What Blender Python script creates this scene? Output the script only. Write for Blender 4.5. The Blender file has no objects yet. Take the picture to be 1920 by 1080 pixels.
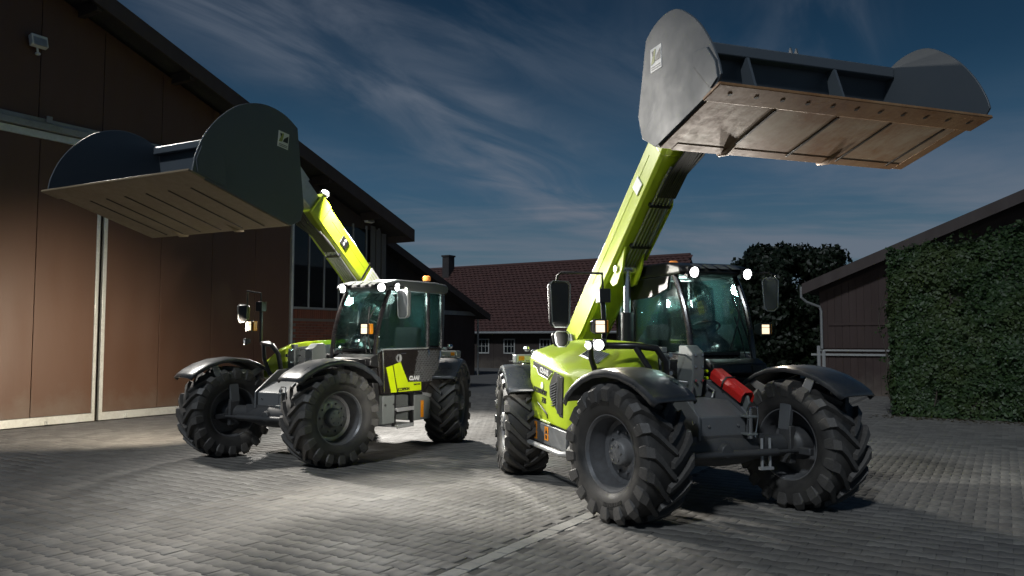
import bpy, bmesh, math, random
import numpy as np
from mathutils import Vector, Matrix, Quaternion

random.seed(7)
rng = np.random.default_rng(11)
R = math.radians
scene = bpy.context.scene
col = scene.collection

# ------------------------------------------------------------------ camera
cam_d = bpy.data.cameras.new('camera')
cam_d.sensor_width = 36.0
cam_d.lens = 27.896
cam_d.clip_start = 0.1
cam_d.clip_end = 3000
cam = bpy.data.objects.new('camera', cam_d)
cam.location = (0, 0, 1.6491)
cam.rotation_euler = (R(90 + 3.621), 0, 0)
col.objects.link(cam)
scene.camera = cam

# ------------------------------------------------------------------ view
scene.view_settings.view_transform = 'Standard'
try:
    scene.view_settings.look = 'None'
except Exception:
    pass
scene.view_settings.exposure = 0.0
scene.view_settings.gamma = 1.0
scene.view_settings.use_curve_mapping = False
cy = scene.cycles
cy.use_denoising = True
cy.max_bounces = 6
cy.transparent_max_bounces = 12
cy.sample_clamp_indirect = 4.0
cy.sample_clamp_direct = 0.0
cy.caustics_reflective = False
cy.caustics_refractive = False
cy.use_light_tree = True

SUN_ELEV, SUN_AZ = R(40), R(207)       # dim light of the late dusk, from behind and left of the camera

# ------------------------------------------------------------------ world: dusk sky with thin cirrus
world = bpy.data.worlds.new('World')
scene.world = world
world.use_nodes = True
wn, wl = world.node_tree.nodes, world.node_tree.links
wn.clear()
w_out = wn.new('ShaderNodeOutputWorld')
w_bg = wn.new('ShaderNodeBackground')
w_sky = wn.new('ShaderNodeTexSky')
w_sky.sky_type = 'NISHITA'
w_sky.sun_disc = False
w_sky.sun_elevation = SUN_ELEV
w_sky.sun_rotation = SUN_AZ
w_sky.air_density = 1.0
w_sky.dust_density = 0.3
w_sky.ozone_density = 4.0
SKY_STRENGTH = 0.05
w_tc = wn.new('ShaderNodeTexCoord')
w_sep = wn.new('ShaderNodeSeparateXYZ')
wl.new(w_tc.outputs['Generated'], w_sep.inputs[0])


def wmath(op, a, b=None, c=None, clamp=False):
    n = wn.new('ShaderNodeMath')
    n.operation = op
    n.use_clamp = clamp
    for i, v in enumerate((a, b, c)):
        if v is None:
            continue
        if isinstance(v, (int, float)):
            n.inputs[i].default_value = v
        else:
            wl.new(v, n.inputs[i])
    return n.outputs[0]


# the dusk colour runs with elevation: deep blue overhead, greyer blue at the horizon
w_grad = wn.new('ShaderNodeValToRGB')
wl.new(w_sep.outputs['Z'], w_grad.inputs[0])
er = w_grad.color_ramp.elements
er[0].position = 0.0
er[0].color = (0.092, 0.145, 0.168, 1)
er[1].position = 0.45
er[1].color = (0.0034, 0.0145, 0.036, 1)
for pos, c in ((0.10, (0.068, 0.126, 0.172, 1)), (0.19, (0.032, 0.083, 0.144, 1)), (0.31, (0.0105, 0.038, 0.077, 1)), (0.9, (0.004, 0.011, 0.026, 1))):
    e = er.new(pos)
    e.color = c
# cirrus lie on a flat layer: direction.xy / direction.z
w_z = wmath('MAXIMUM', w_sep.outputs['Z'], 0.02)
w_zz = wmath('ADD', w_z, 0.04)
px_ = wmath('DIVIDE', w_sep.outputs['X'], w_zz)
py_ = wmath('DIVIDE', w_sep.outputs['Y'], w_zz)
w_comb = wn.new('ShaderNodeCombineXYZ')
wl.new(px_, w_comb.inputs[0])
wl.new(py_, w_comb.inputs[1])


def cirrus(rot, scl, loc, detail, rough, dist):
    m = wn.new('ShaderNodeMapping')
    m.vector_type = 'TEXTURE'           # turn first, then stretch along the wind
    m.inputs['Rotation'].default_value = (0, 0, R(rot))
    m.inputs['Scale'].default_value = (1 / scl[0], 1 / scl[1], 1)
    m.inputs['Location'].default_value = loc
    wl.new(w_comb.outputs[0], m.inputs[0])
    n = wn.new('ShaderNodeTexNoise')
    n.inputs['Scale'].default_value = 1.0
    n.inputs['Detail'].default_value = detail
    n.inputs['Roughness'].default_value = rough
    n.inputs['Distortion'].default_value = dist
    wl.new(m.outputs[0], n.inputs['Vector'])
    return n.outputs['Fac']


def wramp(v, lo, hi):
    n = wn.new('ShaderNodeMapRange')
    n.interpolation_type = 'SMOOTHSTEP'
    n.inputs['From Min'].default_value = lo
    n.inputs['From Max'].default_value = hi
    wl.new(v, n.inputs['Value'])
    return n.outputs[0]


def wdot(cx, cy):
    return wmath('ADD', wmath('MULTIPLY', px_, cx), wmath('MULTIPLY', py_, cy))


# one long band of cirrus crosses the view from the upper left, with fainter wisps around it
warp = wmath('MULTIPLY', wmath('SUBTRACT', cirrus(20, (0.9, 0.9, 1), (1.0, 4.0, 0), 3.0, 0.5, 0.0), 0.5), 0.7)
band_b = wmath('ADD', wmath('ADD', wdot(0.924, -0.383), 1.44), warp)
band = wmath('POWER', 2.718, wmath('MULTIPLY', wmath('MULTIPLY', band_b, band_b), -9.0))
c_big = wramp(cirrus(64, (0.30, 0.85, 1), (2.3, 5.1, 0), 3.0, 0.5, 0.6), 0.42, 0.70)
c_fine = wramp(cirrus(64, (0.70, 2.0, 1), (7.1, 1.4, 0), 8.0, 0.58, 1.2), 0.36, 0.74)
c_low = wramp(cirrus(-6, (0.30, 0.62, 1), (2.2, 7.4, 0), 7.0, 0.56, 0.7), 0.38, 0.64)
c_sum = wmath('MULTIPLY', band, wmath('ADD', wmath('MULTIPLY', c_fine, 0.74), 0.10))
c_sum = wmath('ADD', c_sum, wmath('MULTIPLY', wmath('MULTIPLY', c_big, c_fine), 0.35))
c_sum = wmath('ADD', c_sum, wmath('MULTIPLY', c_low, wmath('MULTIPLY', wramp(w_sep.outputs['Z'], 0.29, 0.13), 0.85)))
c_fac = wmath('MULTIPLY', c_sum, 0.92, clamp=True)
w_mixc = wn.new('ShaderNodeMix')
w_mixc.data_type = 'RGBA'
wl.new(c_fac, w_mixc.inputs['Factor'])
wl.new(w_grad.outputs[0], w_mixc.inputs[6])
w_mixc.inputs[7].default_value = (0.135, 0.158, 0.200, 1)
# the physical sky is kept as a small share of the light, the dusk ramp and cirrus give the rest
w_skys = wn.new('ShaderNodeVectorMath')
w_skys.operation = 'SCALE'
w_skys.inputs['Scale'].default_value = SKY_STRENGTH * 0.02
wl.new(w_sky.outputs[0], w_skys.inputs[0])
w_add = wn.new('ShaderNodeVectorMath')
w_add.operation = 'ADD'
wl.new(w_skys.outputs[0], w_add.inputs[0])
wl.new(w_mixc.outputs[2], w_add.inputs[1])
wl.new(w_add.outputs[0], w_bg.inputs['Color'])
w_bg.inputs['Strength'].default_value = 1.0
wl.new(w_bg.outputs[0], w_out.inputs[0])

# ------------------------------------------------------------------ sun: the faint last light
sun_d = bpy.data.lights.new('sun', 'SUN')
sun_d.energy = 1.35
sun_d.angle = R(5)
sun_d.color = (0.86, 0.93, 1.0)
sun = bpy.data.objects.new('sun', sun_d)
sun.rotation_euler = Vector((math.sin(SUN_AZ) * math.cos(SUN_ELEV), math.cos(SUN_AZ) * math.cos(SUN_ELEV), math.sin(SUN_ELEV))).to_track_quat('Z', 'Y').to_euler()
col.objects.link(sun)


def spot(name, loc, target, watts, angle, blend=0.5, color=(1, 1, 1), radius=0.05):
    d = bpy.data.lights.new(name, 'SPOT')
    d.energy = watts
    d.spot_size = R(angle)
    d.spot_blend = blend
    d.color = color
    d.shadow_soft_size = radius
    o = bpy.data.objects.new(name, d)
    o.location = loc
    o.rotation_euler = (Vector(target) - Vector(loc)).to_track_quat('-Z', 'Y').to_euler()
    col.objects.link(o)
    return o


WARM, COOL, WHITE = (1.0, 0.87, 0.70), (0.92, 0.97, 1.0), (1.0, 0.955, 0.88)
# ------------------------------------------------------------------ lit lamps of the machines, lights added at the barn and in the cabs
def local(pos, yaw, p):
    c, s = math.cos(yaw), math.sin(yaw)
    return (pos[0] + p[0] * c - p[1] * s, pos[1] + p[0] * s + p[1] * c, p[2])


MA, MB_ = ((1.4857, 8.9355), -1.2336), ((-2.5414, 12.1129), -2.0644)
# added yard lights, set at the barn's unlit floodlights
spot('added_gable_light', (-8.80, 14.60, 7.15), (0.4, 8.3, 0.3), 8000, 46, 1.0, WHITE, 0.35)
spot('added_eave_light', (-3.75, 22.0, 4.95), (0.4, 10.5, 0.3), 7000, 62, 1.0, WHITE, 0.30)
# work lamps of the left machine: two look up at its bucket and out to the front, one lights the yard beside the door
spot('left_roof_lamp', local(*MB_, (0.62, 0.38, 2.36)), local(*MB_, (2.6, 0.6, 3.05)), 130, 84, 1.0, WARM)
spot('left_roof_lamp', local(*MB_, (0.57, 1.12, 2.36)), (0.0, 6.6, 0.0), 480, 84, 0.9, WHITE)
spot('left_side_lamp', local(*MB_, (0.20, 1.22, 2.36)), local(*MA, (-0.5, -0.6, 1.6)), 800, 62, 1.0, WHITE)
spot('left_boom_lamp', local(*MB_, (0.72, 0.42, 3.78)), local(*MB_, (-0.6, 0.2, 2.6)), 700, 130, 0.9, WHITE)
spot('left_headlamp', local(*MB_, (1.04, -1.02, 1.83)), (-8.6, 15.0, 0.35), 2050, 80, 1.0, WARM, 0.1)
spot('left_headlamp', local(*MB_, (0.95, 1.06, 1.775)), local(*MB_, (5.0, 1.2, 0.4)), 150, 80, 0.8, WARM)
# work lamps of the right machine
spot('right_roof_lamp', local(*MA, (0.60, 0.34, 2.36)), local(*MA, (2.9, -0.3, 3.3)), 260, 120, 0.9, WHITE)
spot('right_roof_lamp', local(*MA, (0.57, 1.02, 2.36)), local(*MA, (2.9, 0.7, 3.3)), 210, 120, 0.9, WHITE)
spot('right_hood_lamp', local(*MA, (1.00, -1.07, 1.585)), (-2.0, 12.2, 1.15), 1100, 38, 1.0, WHITE, 0.1)
spot('right_headlamp', local(*MA, (0.95, -0.96, 1.765)), local(*MA, (5.0, -1.2, 0.4)), 40, 80, 0.8, WARM)
spot('right_headlamp', local(*MA, (0.90, 1.02, 1.745)), local(*MA, (5.0, 1.2, 0.4)), 40, 80, 0.8, WARM)
for mm in (MA, MB_):  # added lights inside the cabs to brighten the panes and interior
    d = bpy.data.lights.new('added_cab_light', 'POINT')
    d.energy = 60
    d.color = (0.85, 1.0, 0.96)
    d.shadow_soft_size = 0.08
    o = bpy.data.objects.new('added_cab_light', d)
    o.location = local(*mm, (-0.25, 0.65, 2.24))
    col.objects.link(o)

# ------------------------------------------------------------------ materials
MATS = {}


class NT:
    def __init__(s, name):
        s.m = bpy.data.materials.new(name)
        s.m.use_nodes = True
        s.t = s.m.node_tree
        s.n, s.l = s.t.nodes, s.t.links
        s.b = s.n['Principled BSDF']
        s.out = s.n['Material Output']
        MATS[name] = s.m

    def new(s, typ, **kw):
        n = s.n.new(typ)
        for k, v in kw.items():
            setattr(n, k, v)
        return n

    def coord(s, which='Object', scale=(1, 1, 1), rot=(0, 0, 0)):
        tc = s.new('ShaderNodeTexCoord')
        m = s.new('ShaderNodeMapping')
        m.inputs['Scale'].default_value = scale
        m.inputs['Rotation'].default_value = rot
        s.l.new(tc.outputs[which], m.inputs[0])
        return m.outputs[0]

    def noise(s, vec, scale, detail=4, rough=0.55, dist=0):
        n = s.new('ShaderNodeTexNoise')
        n.inputs['Scale'].default_value = scale
        n.inputs['Detail'].default_value = detail
        n.inputs['Roughness'].default_value = rough
        n.inputs['Distortion'].default_value = dist
        if vec is not None:
            s.l.new(vec, n.inputs['Vector'])
        return n.outputs['Fac']

    def ramp(s, v, *stops):
        n = s.new('ShaderNodeValToRGB')
        s.l.new(v, n.inputs[0])
        e = n.color_ramp.elements
        while len(e) < len(stops):
            e.new(0.5)
        for el, (p, c) in zip(e, stops):
            el.position = p
            el.color = (c, c, c, 1) if isinstance(c, (int, float)) else (*c, 1)
        return n.outputs[0]

    def mix(s, f, a, b, mode='MIX'):
        n = s.new('ShaderNodeMix', data_type='RGBA', blend_type=mode)
        for sock, v in ((n.inputs['Factor'], f), (n.inputs[6], a), (n.inputs[7], b)):
            if isinstance(v, (int, float)):
                sock.default_value = v
            elif isinstance(v, tuple):
                sock.default_value = (*v, 1)
            else:
                s.l.new(v, sock)
        return n.outputs[2]

    def math(s, op, a, b=0.0):
        n = s.new('ShaderNodeMath', operation=op)
        for i, v in enumerate((a, b)):
            if isinstance(v, (int, float)):
                n.inputs[i].default_value = v
            else:
                s.l.new(v, n.inputs[i])
        return n.outputs[0]

    def base(s, c):
        if isinstance(c, tuple):
            s.b.inputs['Base Color'].default_value = (*c, 1)
        else:
            s.l.new(c, s.b.inputs['Base Color'])

    def set(s, **kw):
        for k, v in kw.items():
            k = k.replace('_', ' ')
            if isinstance(v, (int, float)):
                s.b.inputs[k].default_value = v
            elif isinstance(v, tuple):
                s.b.inputs[k].default_value = v
            else:
                s.l.new(v, s.b.inputs[k])

    def bump(s, h, strength=0.3, dist=0.01):
        n = s.new('ShaderNodeBump')
        n.inputs['Strength'].default_value = strength
        n.inputs['Distance'].default_value = dist
        s.l.new(h, n.inputs['Height'])
        s.l.new(n.outputs[0], s.b.inputs['Normal'])

    def tone(s):
        """a stable 0..1 value for each loose piece, whether it is an object of its own or an island of a joined mesh"""
        oi = s.new('ShaderNodeObjectInfo')
        g = s.new('ShaderNodeNewGeometry')
        return s.math('FRACT', s.math('ADD', oi.outputs['Random'], g.outputs['Random Per Island']))


def worn_paint(name, c, rough=0.35, metal=0.0, coat=0.0, dirt=(0.12, 0.11, 0.10), amount=0.35, scale=3.0, spec=0.5):
    t = NT(name)
    v = t.coord('Object')
    n1 = t.noise(v, scale, 6, 0.65)
    n2 = t.noise(v, scale * 9, 3, 0.6)
    mask = t.ramp(t.math('MULTIPLY', n1, t.math('ADD', n2, 0.5)), (0.42, 0.0), (0.75, amount))
    t.base(t.mix(mask, c, dirt))
    t.set(Roughness=t.ramp(n1, (0.3, max(0.05, rough - 0.08)), (0.75, min(1, rough + 0.18))), Metallic=metal)
    if coat:
        t.set(Coat_Weight=coat, Coat_Roughness=0.12)
    t.b.inputs['Specular IOR Level'].default_value = spec
    t.bump(n2, 0.06, 0.004)
    return t.m


GREEN = worn_paint('green_paint', (0.44, 0.58, 0.022), 0.32, coat=0.5, amount=0.07, dirt=(0.22, 0.25, 0.06))
BOOMG = worn_paint('boom_paint', (0.48, 0.60, 0.020), 0.36, coat=0.35, amount=0.22, dirt=(0.20, 0.22, 0.06))
PATCH = worn_paint('door_patch_paint', (0.60, 0.76, 0.004), 0.35, amount=0.08)
DGREY = worn_paint('chassis_grey', (0.135, 0.142, 0.148), 0.42, amount=0.4, metal=0.15)
MGREY = worn_paint('step_grey', (0.155, 0.17, 0.165), 0.45, amount=0.3)
LGREY = worn_paint('light_grey_metal', (0.50, 0.51, 0.51), 0.35, metal=0.5, amount=0.25)
AXLE = worn_paint('axle_grey', (0.055, 0.057, 0.060), 0.45, amount=0.45, metal=0.1, dirt=(0.10, 0.09, 0.08))
BLACK = worn_paint('black_plastic', (0.014, 0.014, 0.015), 0.34, amount=0.22, dirt=(0.06, 0.055, 0.05))
GLOSSB = worn_paint('black_gloss_paint', (0.016, 0.013, 0.013), 0.22, coat=0.6, amount=0.2, dirt=(0.06, 0.05, 0.045))
FENDER = worn_paint('fender_plastic', (0.026, 0.030, 0.035), 0.30, coat=0.25, amount=0.35, dirt=(0.085, 0.082, 0.08))
RIMG = worn_paint('rim_grey', (0.165, 0.167, 0.172), 0.38, metal=0.35, amount=0.5, dirt=(0.07, 0.06, 0.05))
HUBG = worn_paint('hub_grey', (0.21, 0.21, 0.21), 0.42, metal=0.2, amount=0.4)
CHROME = worn_paint('bright_steel', (0.72, 0.72, 0.72), 0.16, metal=1.0, amount=0.1)
HOSE = worn_paint('hose_rubber', (0.012, 0.012, 0.012), 0.42, amount=0.2)
PIPE = worn_paint('hydraulic_pipe', (0.42, 0.42, 0.42), 0.28, metal=0.8, amount=0.2)
RED = worn_paint('red_paint', (0.62, 0.018, 0.014), 0.32, coat=0.3, amount=0.2, dirt=(0.2, 0.03, 0.02))
ORANGE = worn_paint('orange_reflector', (0.75, 0.26, 0.01), 0.3, amount=0.2)
WHITEP = worn_paint('white_print', (0.8, 0.8, 0.78), 0.4, amount=0.1)
BLACKP = worn_paint('black_print', (0.012, 0.012, 0.012), 0.4, amount=0.1)
PALEG = worn_paint('pale_green_print', (0.62, 0.72, 0.32), 0.35, amount=0.1)
OLIVE = worn_paint('olive_print', (0.35, 0.38, 0.10), 0.4, amount=0.1)
SEAT = worn_paint('seat_fabric', (0.025, 0.028, 0.030), 0.8, amount=0.1)


def make_rubber():
    t = NT('tyre_rubber')
    v = t.coord('Object')
    n1 = t.noise(v, 5, 6, 0.65)
    n2 = t.noise(v, 60, 3, 0.6)
    g = t.new('ShaderNodeNewGeometry')
    wear_glint = t.ramp(g.outputs['Pointiness'], (0.50, 0.0), (0.60, 0.55))  # lug edges lightened: wear with highlights put into the colour
    cc = t.mix(t.ramp(n1, (0.36, 0.0), (0.70, 0.80)), (0.017, 0.0165, 0.016), (0.062, 0.057, 0.051))
    cc = t.mix(t.math('MULTIPLY', wear_glint, n2), cc, (0.17, 0.16, 0.15))
    t.base(cc)
    t.set(Roughness=t.ramp(n1, (0.3, 0.42), (0.7, 0.80)))
    t.bump(n2, 0.12, 0.004)
    return t.m


RUBBER = make_rubber()


def make_bucket(name, plain, rust_a, rust_b, lo, hi):
    t = NT(name)
    v = t.coord('Object')
    n1 = t.noise(v, 2.2, 8, 0.62, 0.3)
    n2 = t.noise(v, 14, 6, 0.7)
    n3 = t.noise(t.coord('Object', (1.0, 14, 14)), 2.5, 4, 0.6)
    rc = t.mix(n2, rust_a, rust_b)
    m = t.ramp(t.math('ADD', t.math('MULTIPLY', n1, 0.75), t.math('MULTIPLY', n3, 0.25)), (lo, 0.0), (hi, 1.0))
    t.base(t.mix(m, plain, rc))
    t.set(Roughness=t.ramp(n2, (0.3, 0.42 if lo != 0.40 or hi < 0.8 else 0.46), (0.7, 0.7 if lo != 0.40 or hi < 0.8 else 0.52)), Metallic=0.1)
    t.bump(n2, 0.2 if lo != 0.40 or hi < 0.8 else 0.02, 0.004)
    return t.m


STEEL = worn_paint('bucket_steel', (0.080, 0.096, 0.112), 0.48, amount=0.25, dirt=(0.105, 0.112, 0.118), scale=0.9)
RUST = make_bucket('rusty_floor_steel', (0.40, 0.315, 0.22), (0.36, 0.165, 0.055), (0.13, 0.06, 0.026), 0.37, 0.63)
RUSTEDGE = make_bucket('rusty_edge_steel', (0.36, 0.225, 0.115), (0.34, 0.155, 0.052), (0.10, 0.045, 0.02), 0.30, 0.64)
TAN = make_bucket('tan_floor_steel', (0.27, 0.205, 0.125), (0.20, 0.135, 0.075), (0.24, 0.18, 0.11), 0.40, 0.70)
STRIP = make_bucket('strip_steel', (0.035, 0.026, 0.018), (0.08, 0.045, 0.02), (0.02, 0.016, 0.012), 0.45, 0.70)


def make_glass(name, tint=(0.62, 0.80, 0.76), diff=0.0, dcol=(0.2, 0.4, 0.4)):
    t = NT(name)
    tr = t.new('ShaderNodeBsdfTransparent')
    tr.inputs[0].default_value = (*tint, 1)
    gl = t.new('ShaderNodeBsdfGlossy')
    gl.inputs['Roughness'].default_value = 0.03
    fr = t.new('ShaderNodeFresnel')
    fr.inputs[0].default_value = 1.5
    f = t.math('MULTIPLY', fr.outputs[0], 0.9)
    mx = t.new('ShaderNodeMixShader')
    t.l.new(f, mx.inputs[0])
    src = tr.outputs[0]
    if diff:
        df = t.new('ShaderNodeBsdfDiffuse')
        df.inputs[0].default_value = (*dcol, 1)
        md = t.new('ShaderNodeMixShader')
        md.inputs[0].default_value = diff
        t.l.new(tr.outputs[0], md.inputs[1])
        t.l.new(df.outputs[0], md.inputs[2])
        src = md.outputs[0]
    t.l.new(src, mx.inputs[1])
    t.l.new(gl.outputs[0], mx.inputs[2])
    t.l.new(mx.outputs[0], t.out.inputs[0])
    return t.m


GLASS = make_glass('cab_glass', (0.80, 0.92, 0.90), 0.012, (0.30, 0.55, 0.52))

RGLASS = make_glass('rear_glass', (0.70, 0.90, 0.88), 0.22, (0.20, 0.46, 0.47))  # teal diffuse share paints in the cab's glow and sky reflection
DGLASS = make_glass('door_glass', (0.82, 0.93, 0.91), 0.025, (0.22, 0.48, 0.46))  # fainter teal glow painted into the door and side panes
BADGE = worn_paint('badge_black', (0.010, 0.010, 0.011), 0.6, amount=0.05, spec=0.2)


def make_emit(name, c, strength):
    t = NT(name)
    t.base((0.6, 0.6, 0.6))
    t.b.inputs['Emission Color'].default_value = (*c, 1)
    t.b.inputs['Emission Strength'].default_value = strength
    t.m.cycles.emission_sampling = 'NONE'
    return t.m


LAMPW = make_emit('lit_work_lamp', (1, 1, 1), 14)
LAMPS = make_emit('half_lit_lamp', (1, 1, 1), 1.2)
LAMPY = make_emit('lit_headlamp', (1.0, 0.76, 0.50), 1.5)
BEACON = make_emit('beacon_lens', (1.0, 0.30, 0.05), 0.22)
BEACON.node_tree.nodes['Principled BSDF'].inputs['Base Color'].default_value = (0.8, 0.28, 0.06, 1)
MIRROR = worn_paint('mirror_glass', (0.30, 0.31, 0.33), 0.05, metal=1.0, amount=0.05)


def make_barn(name, c, rib=55, dirt_low=(0.20, 0.14, 0.09), tone=0.12, rough=0.5, grain=0.5):
    t = NT(name)
    v = t.coord('Object')
    w = t.new('ShaderNodeTexWave', wave_type='BANDS', bands_direction='X', wave_profile='SIN')
    w.inputs['Scale'].default_value = rib / 4.0
    t.l.new(v, w.inputs['Vector'])
    n1 = t.noise(t.coord('Object', (1.5, 1.5, 0.25)), 2.0, 6, 0.6)
    n2 = t.noise(v, 0.6, 4, 0.55)
    k = t.tone()
    cc = t.mix(t.ramp(n1, (0.35, 0.0), (0.75, grain)), c, dirt_low)
    cc = t.mix(t.ramp(n2, (0.3, 0.25), (0.7, 0.0)), cc, tuple(x * 0.6 for x in c))
    cc = t.mix(t.math('MULTIPLY', k, tone), cc, tuple(x * 0.55 for x in c))
    # splashed dirt that fades out above the ground
    g = t.new('ShaderNodeNewGeometry')
    sp = t.new('ShaderNodeSeparateXYZ')
    t.l.new(g.outputs['Position'], sp.inputs[0])
    n3 = t.noise(g.outputs['Position'], 2.2, 6, 0.65)
    low = t.math('SUBTRACT', t.math('ADD', t.math('MULTIPLY', n3, 1.6), -0.15), sp.outputs['Z'])
    cc = t.mix(t.ramp(low, (0.0, 0.0), (0.7, 0.55)), cc, (0.15, 0.125, 0.10))
    # run marks
    n4 = t.noise(t.coord('Object', (9, 9, 0.35)), 1.0, 5, 0.6)
    cc = t.mix(t.ramp(n4, (0.60, 0.0), (0.80, 0.07)), cc, tuple(x * 0.45 for x in c))
    t.base(cc)
    t.set(Roughness=t.ramp(n1, (0.3, rough - 0.1), (0.7, rough + 0.15)))
    t.bump(w.outputs['Fac'], 0.06, 0.01)
    return t.m


BARN = make_barn('brown_sheet', (0.108, 0.054, 0.032), 55, (0.128, 0.078, 0.050), 0.2, 0.5, 0.06)
TIMBER = make_barn('dark_timber', (0.040, 0.028, 0.024), 20, (0.05, 0.036, 0.03), 0.4, 0.75)
RTIMBER = make_barn('red_brown_timber', (0.042, 0.023, 0.020), 20, (0.06, 0.045, 0.04), 0.35, 0.75)
FASCIA = make_barn('fascia_board', (0.050, 0.036, 0.033), 3, (0.05, 0.04, 0.036), 0.2, 0.7)
ROOFD = worn_paint('dark_roof', (0.030, 0.026, 0.026), 0.8, amount=0.3)
GALV = worn_paint('galvanised_frame', (0.66, 0.67, 0.63), 0.42, metal=0.35, amount=0.4, dirt=(0.25, 0.23, 0.18), scale=2.0)
RAIL = worn_paint('door_rail_grey', (0.30, 0.31, 0.31), 0.5, metal=0.4, amount=0.3)


def make_masonry(name, a, b, m=None):
    t = NT(name)
    v = t.coord('Object')
    n = t.noise(v, 30, 5, 0.65)
    k = t.tone()
    t.base(t.mix(t.math('MULTIPLY', n, 0.5), t.mix(k, a, b), tuple(x * 0.6 for x in a)))
    t.set(Roughness=0.85)
    t.bump(n, 0.25, 0.004)
    return t.m


BRICK = make_masonry('red_brick', (0.21, 0.070, 0.042), (0.13, 0.050, 0.036))
MORTAR = make_masonry('mortar', (0.17, 0.16, 0.145), (0.15, 0.14, 0.13))
TILE = make_masonry('clay_roof_tile', (0.098, 0.044, 0.038), (0.078, 0.038, 0.034))


def make_paver(name, a, b, c):
    t = NT(name)
    g = t.new('ShaderNodeNewGeometry')
    n1 = t.noise(g.outputs['Position'], 0.55, 6, 0.6)
    n2 = t.noise(g.outputs['Position'], 28, 5, 0.7)
    n3 = t.noise(g.outputs['Position'], 3.1, 5, 0.6)
    k = t.tone()
    cc = t.mix(k, a, b)
    cc = t.mix(t.ramp(n1, (0.40, 0.0), (0.66, 0.55)), cc, c)
    cc = t.mix(t.ramp(n3, (0.50, 0.0), (0.72, 0.4)), cc, tuple(x * 0.55 for x in c))
    # oil spots and scuffs, and long tyre marks
    n5 = t.noise(g.outputs['Position'], 1.05, 3, 0.5, 0.4)
    cc = t.mix(t.ramp(n5, (0.66, 0.0), (0.74, 0.6)), cc, (0.05, 0.046, 0.042))
    mp = t.new('ShaderNodeMapping', vector_type='TEXTURE')
    mp.inputs['Rotation'].default_value = (0, 0, 1.0)
    mp.inputs['Scale'].default_value = (7.0, 0.28, 1)
    t.l.new(g.outputs['Position'], mp.inputs[0])
    n6 = t.noise(mp.outputs[0], 1.0, 4, 0.6, 0.6)
    cc = t.mix(t.ramp(n6, (0.58, 0.0), (0.72, 0.38)), cc, (0.07, 0.066, 0.06))
    cc = t.mix(t.ramp(n2, (0.35, 0.35), (0.65, 0.0)), cc, tuple(x * 0.5 for x in a))
    t.base(cc)
    t.set(Roughness=t.ramp(n1, (0.3, 0.62), (0.7, 0.85)))
    t.bump(n2, 0.3, 0.005)
    return t.m


PAVER = make_paver('concrete_paver', (0.225, 0.216, 0.197), (0.125, 0.119, 0.111), (0.150, 0.138, 0.125))
PALEPAVE = make_paver('pale_sett', (0.36, 0.35, 0.32), (0.30, 0.29, 0.265), (0.27, 0.26, 0.235))


def make_ground():
    t = NT('joint_sand')
    g = t.new('ShaderNodeNewGeometry')
    n1 = t.noise(g.outputs['Position'], 0.4, 6, 0.6)
    n2 = t.noise(g.outputs['Position'], 25, 4, 0.7)
    t.base(t.mix(n2, t.mix(n1, (0.13, 0.125, 0.115), (0.085, 0.08, 0.074)), (0.065, 0.06, 0.055)))
    t.set(Roughness=0.9)
    t.bump(n2, 0.3, 0.006)
    return t.m


SAND = make_ground()


def make_leaf(name, a, b, c):
    t = NT(name)
    k = t.tone()
    g = t.new('ShaderNodeNewGeometry')
    n = t.noise(g.outputs['Position'], 1.3, 3, 0.5)
    cc = t.mix(k, a, b)
    cc = t.mix(t.ramp(n, (0.42, 0.0), (0.70, 0.6)), cc, c)
    t.base(cc)
    t.set(Roughness=0.5)
    t.b.inputs['Specular IOR Level'].default_value = 0.35
    tl = t.new('ShaderNodeBsdfTranslucent')
    t.l.new(cc, tl.inputs[0])
    mx = t.new('ShaderNodeMixShader')
    mx.inputs[0].default_value = 0.2
    t.l.new(t.b.outputs[0], mx.inputs[1])
    t.l.new(tl.outputs[0], mx.inputs[2])
    t.l.new(mx.outputs[0], t.out.inputs[0])
    return t.m


IVY = make_leaf('ivy_leaf', (0.040, 0.074, 0.024), (0.018, 0.040, 0.014), (0.066, 0.086, 0.027))
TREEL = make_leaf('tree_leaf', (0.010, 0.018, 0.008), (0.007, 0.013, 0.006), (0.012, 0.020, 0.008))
BARK = worn_paint('bark', (0.05, 0.04, 0.03), 0.9, amount=0.3)
WPANE = make_glass('window_pane', (0.10, 0.13, 0.15), 0.35, (0.03, 0.035, 0.04))

# ------------------------------------------------------------------ mesh helpers


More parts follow.
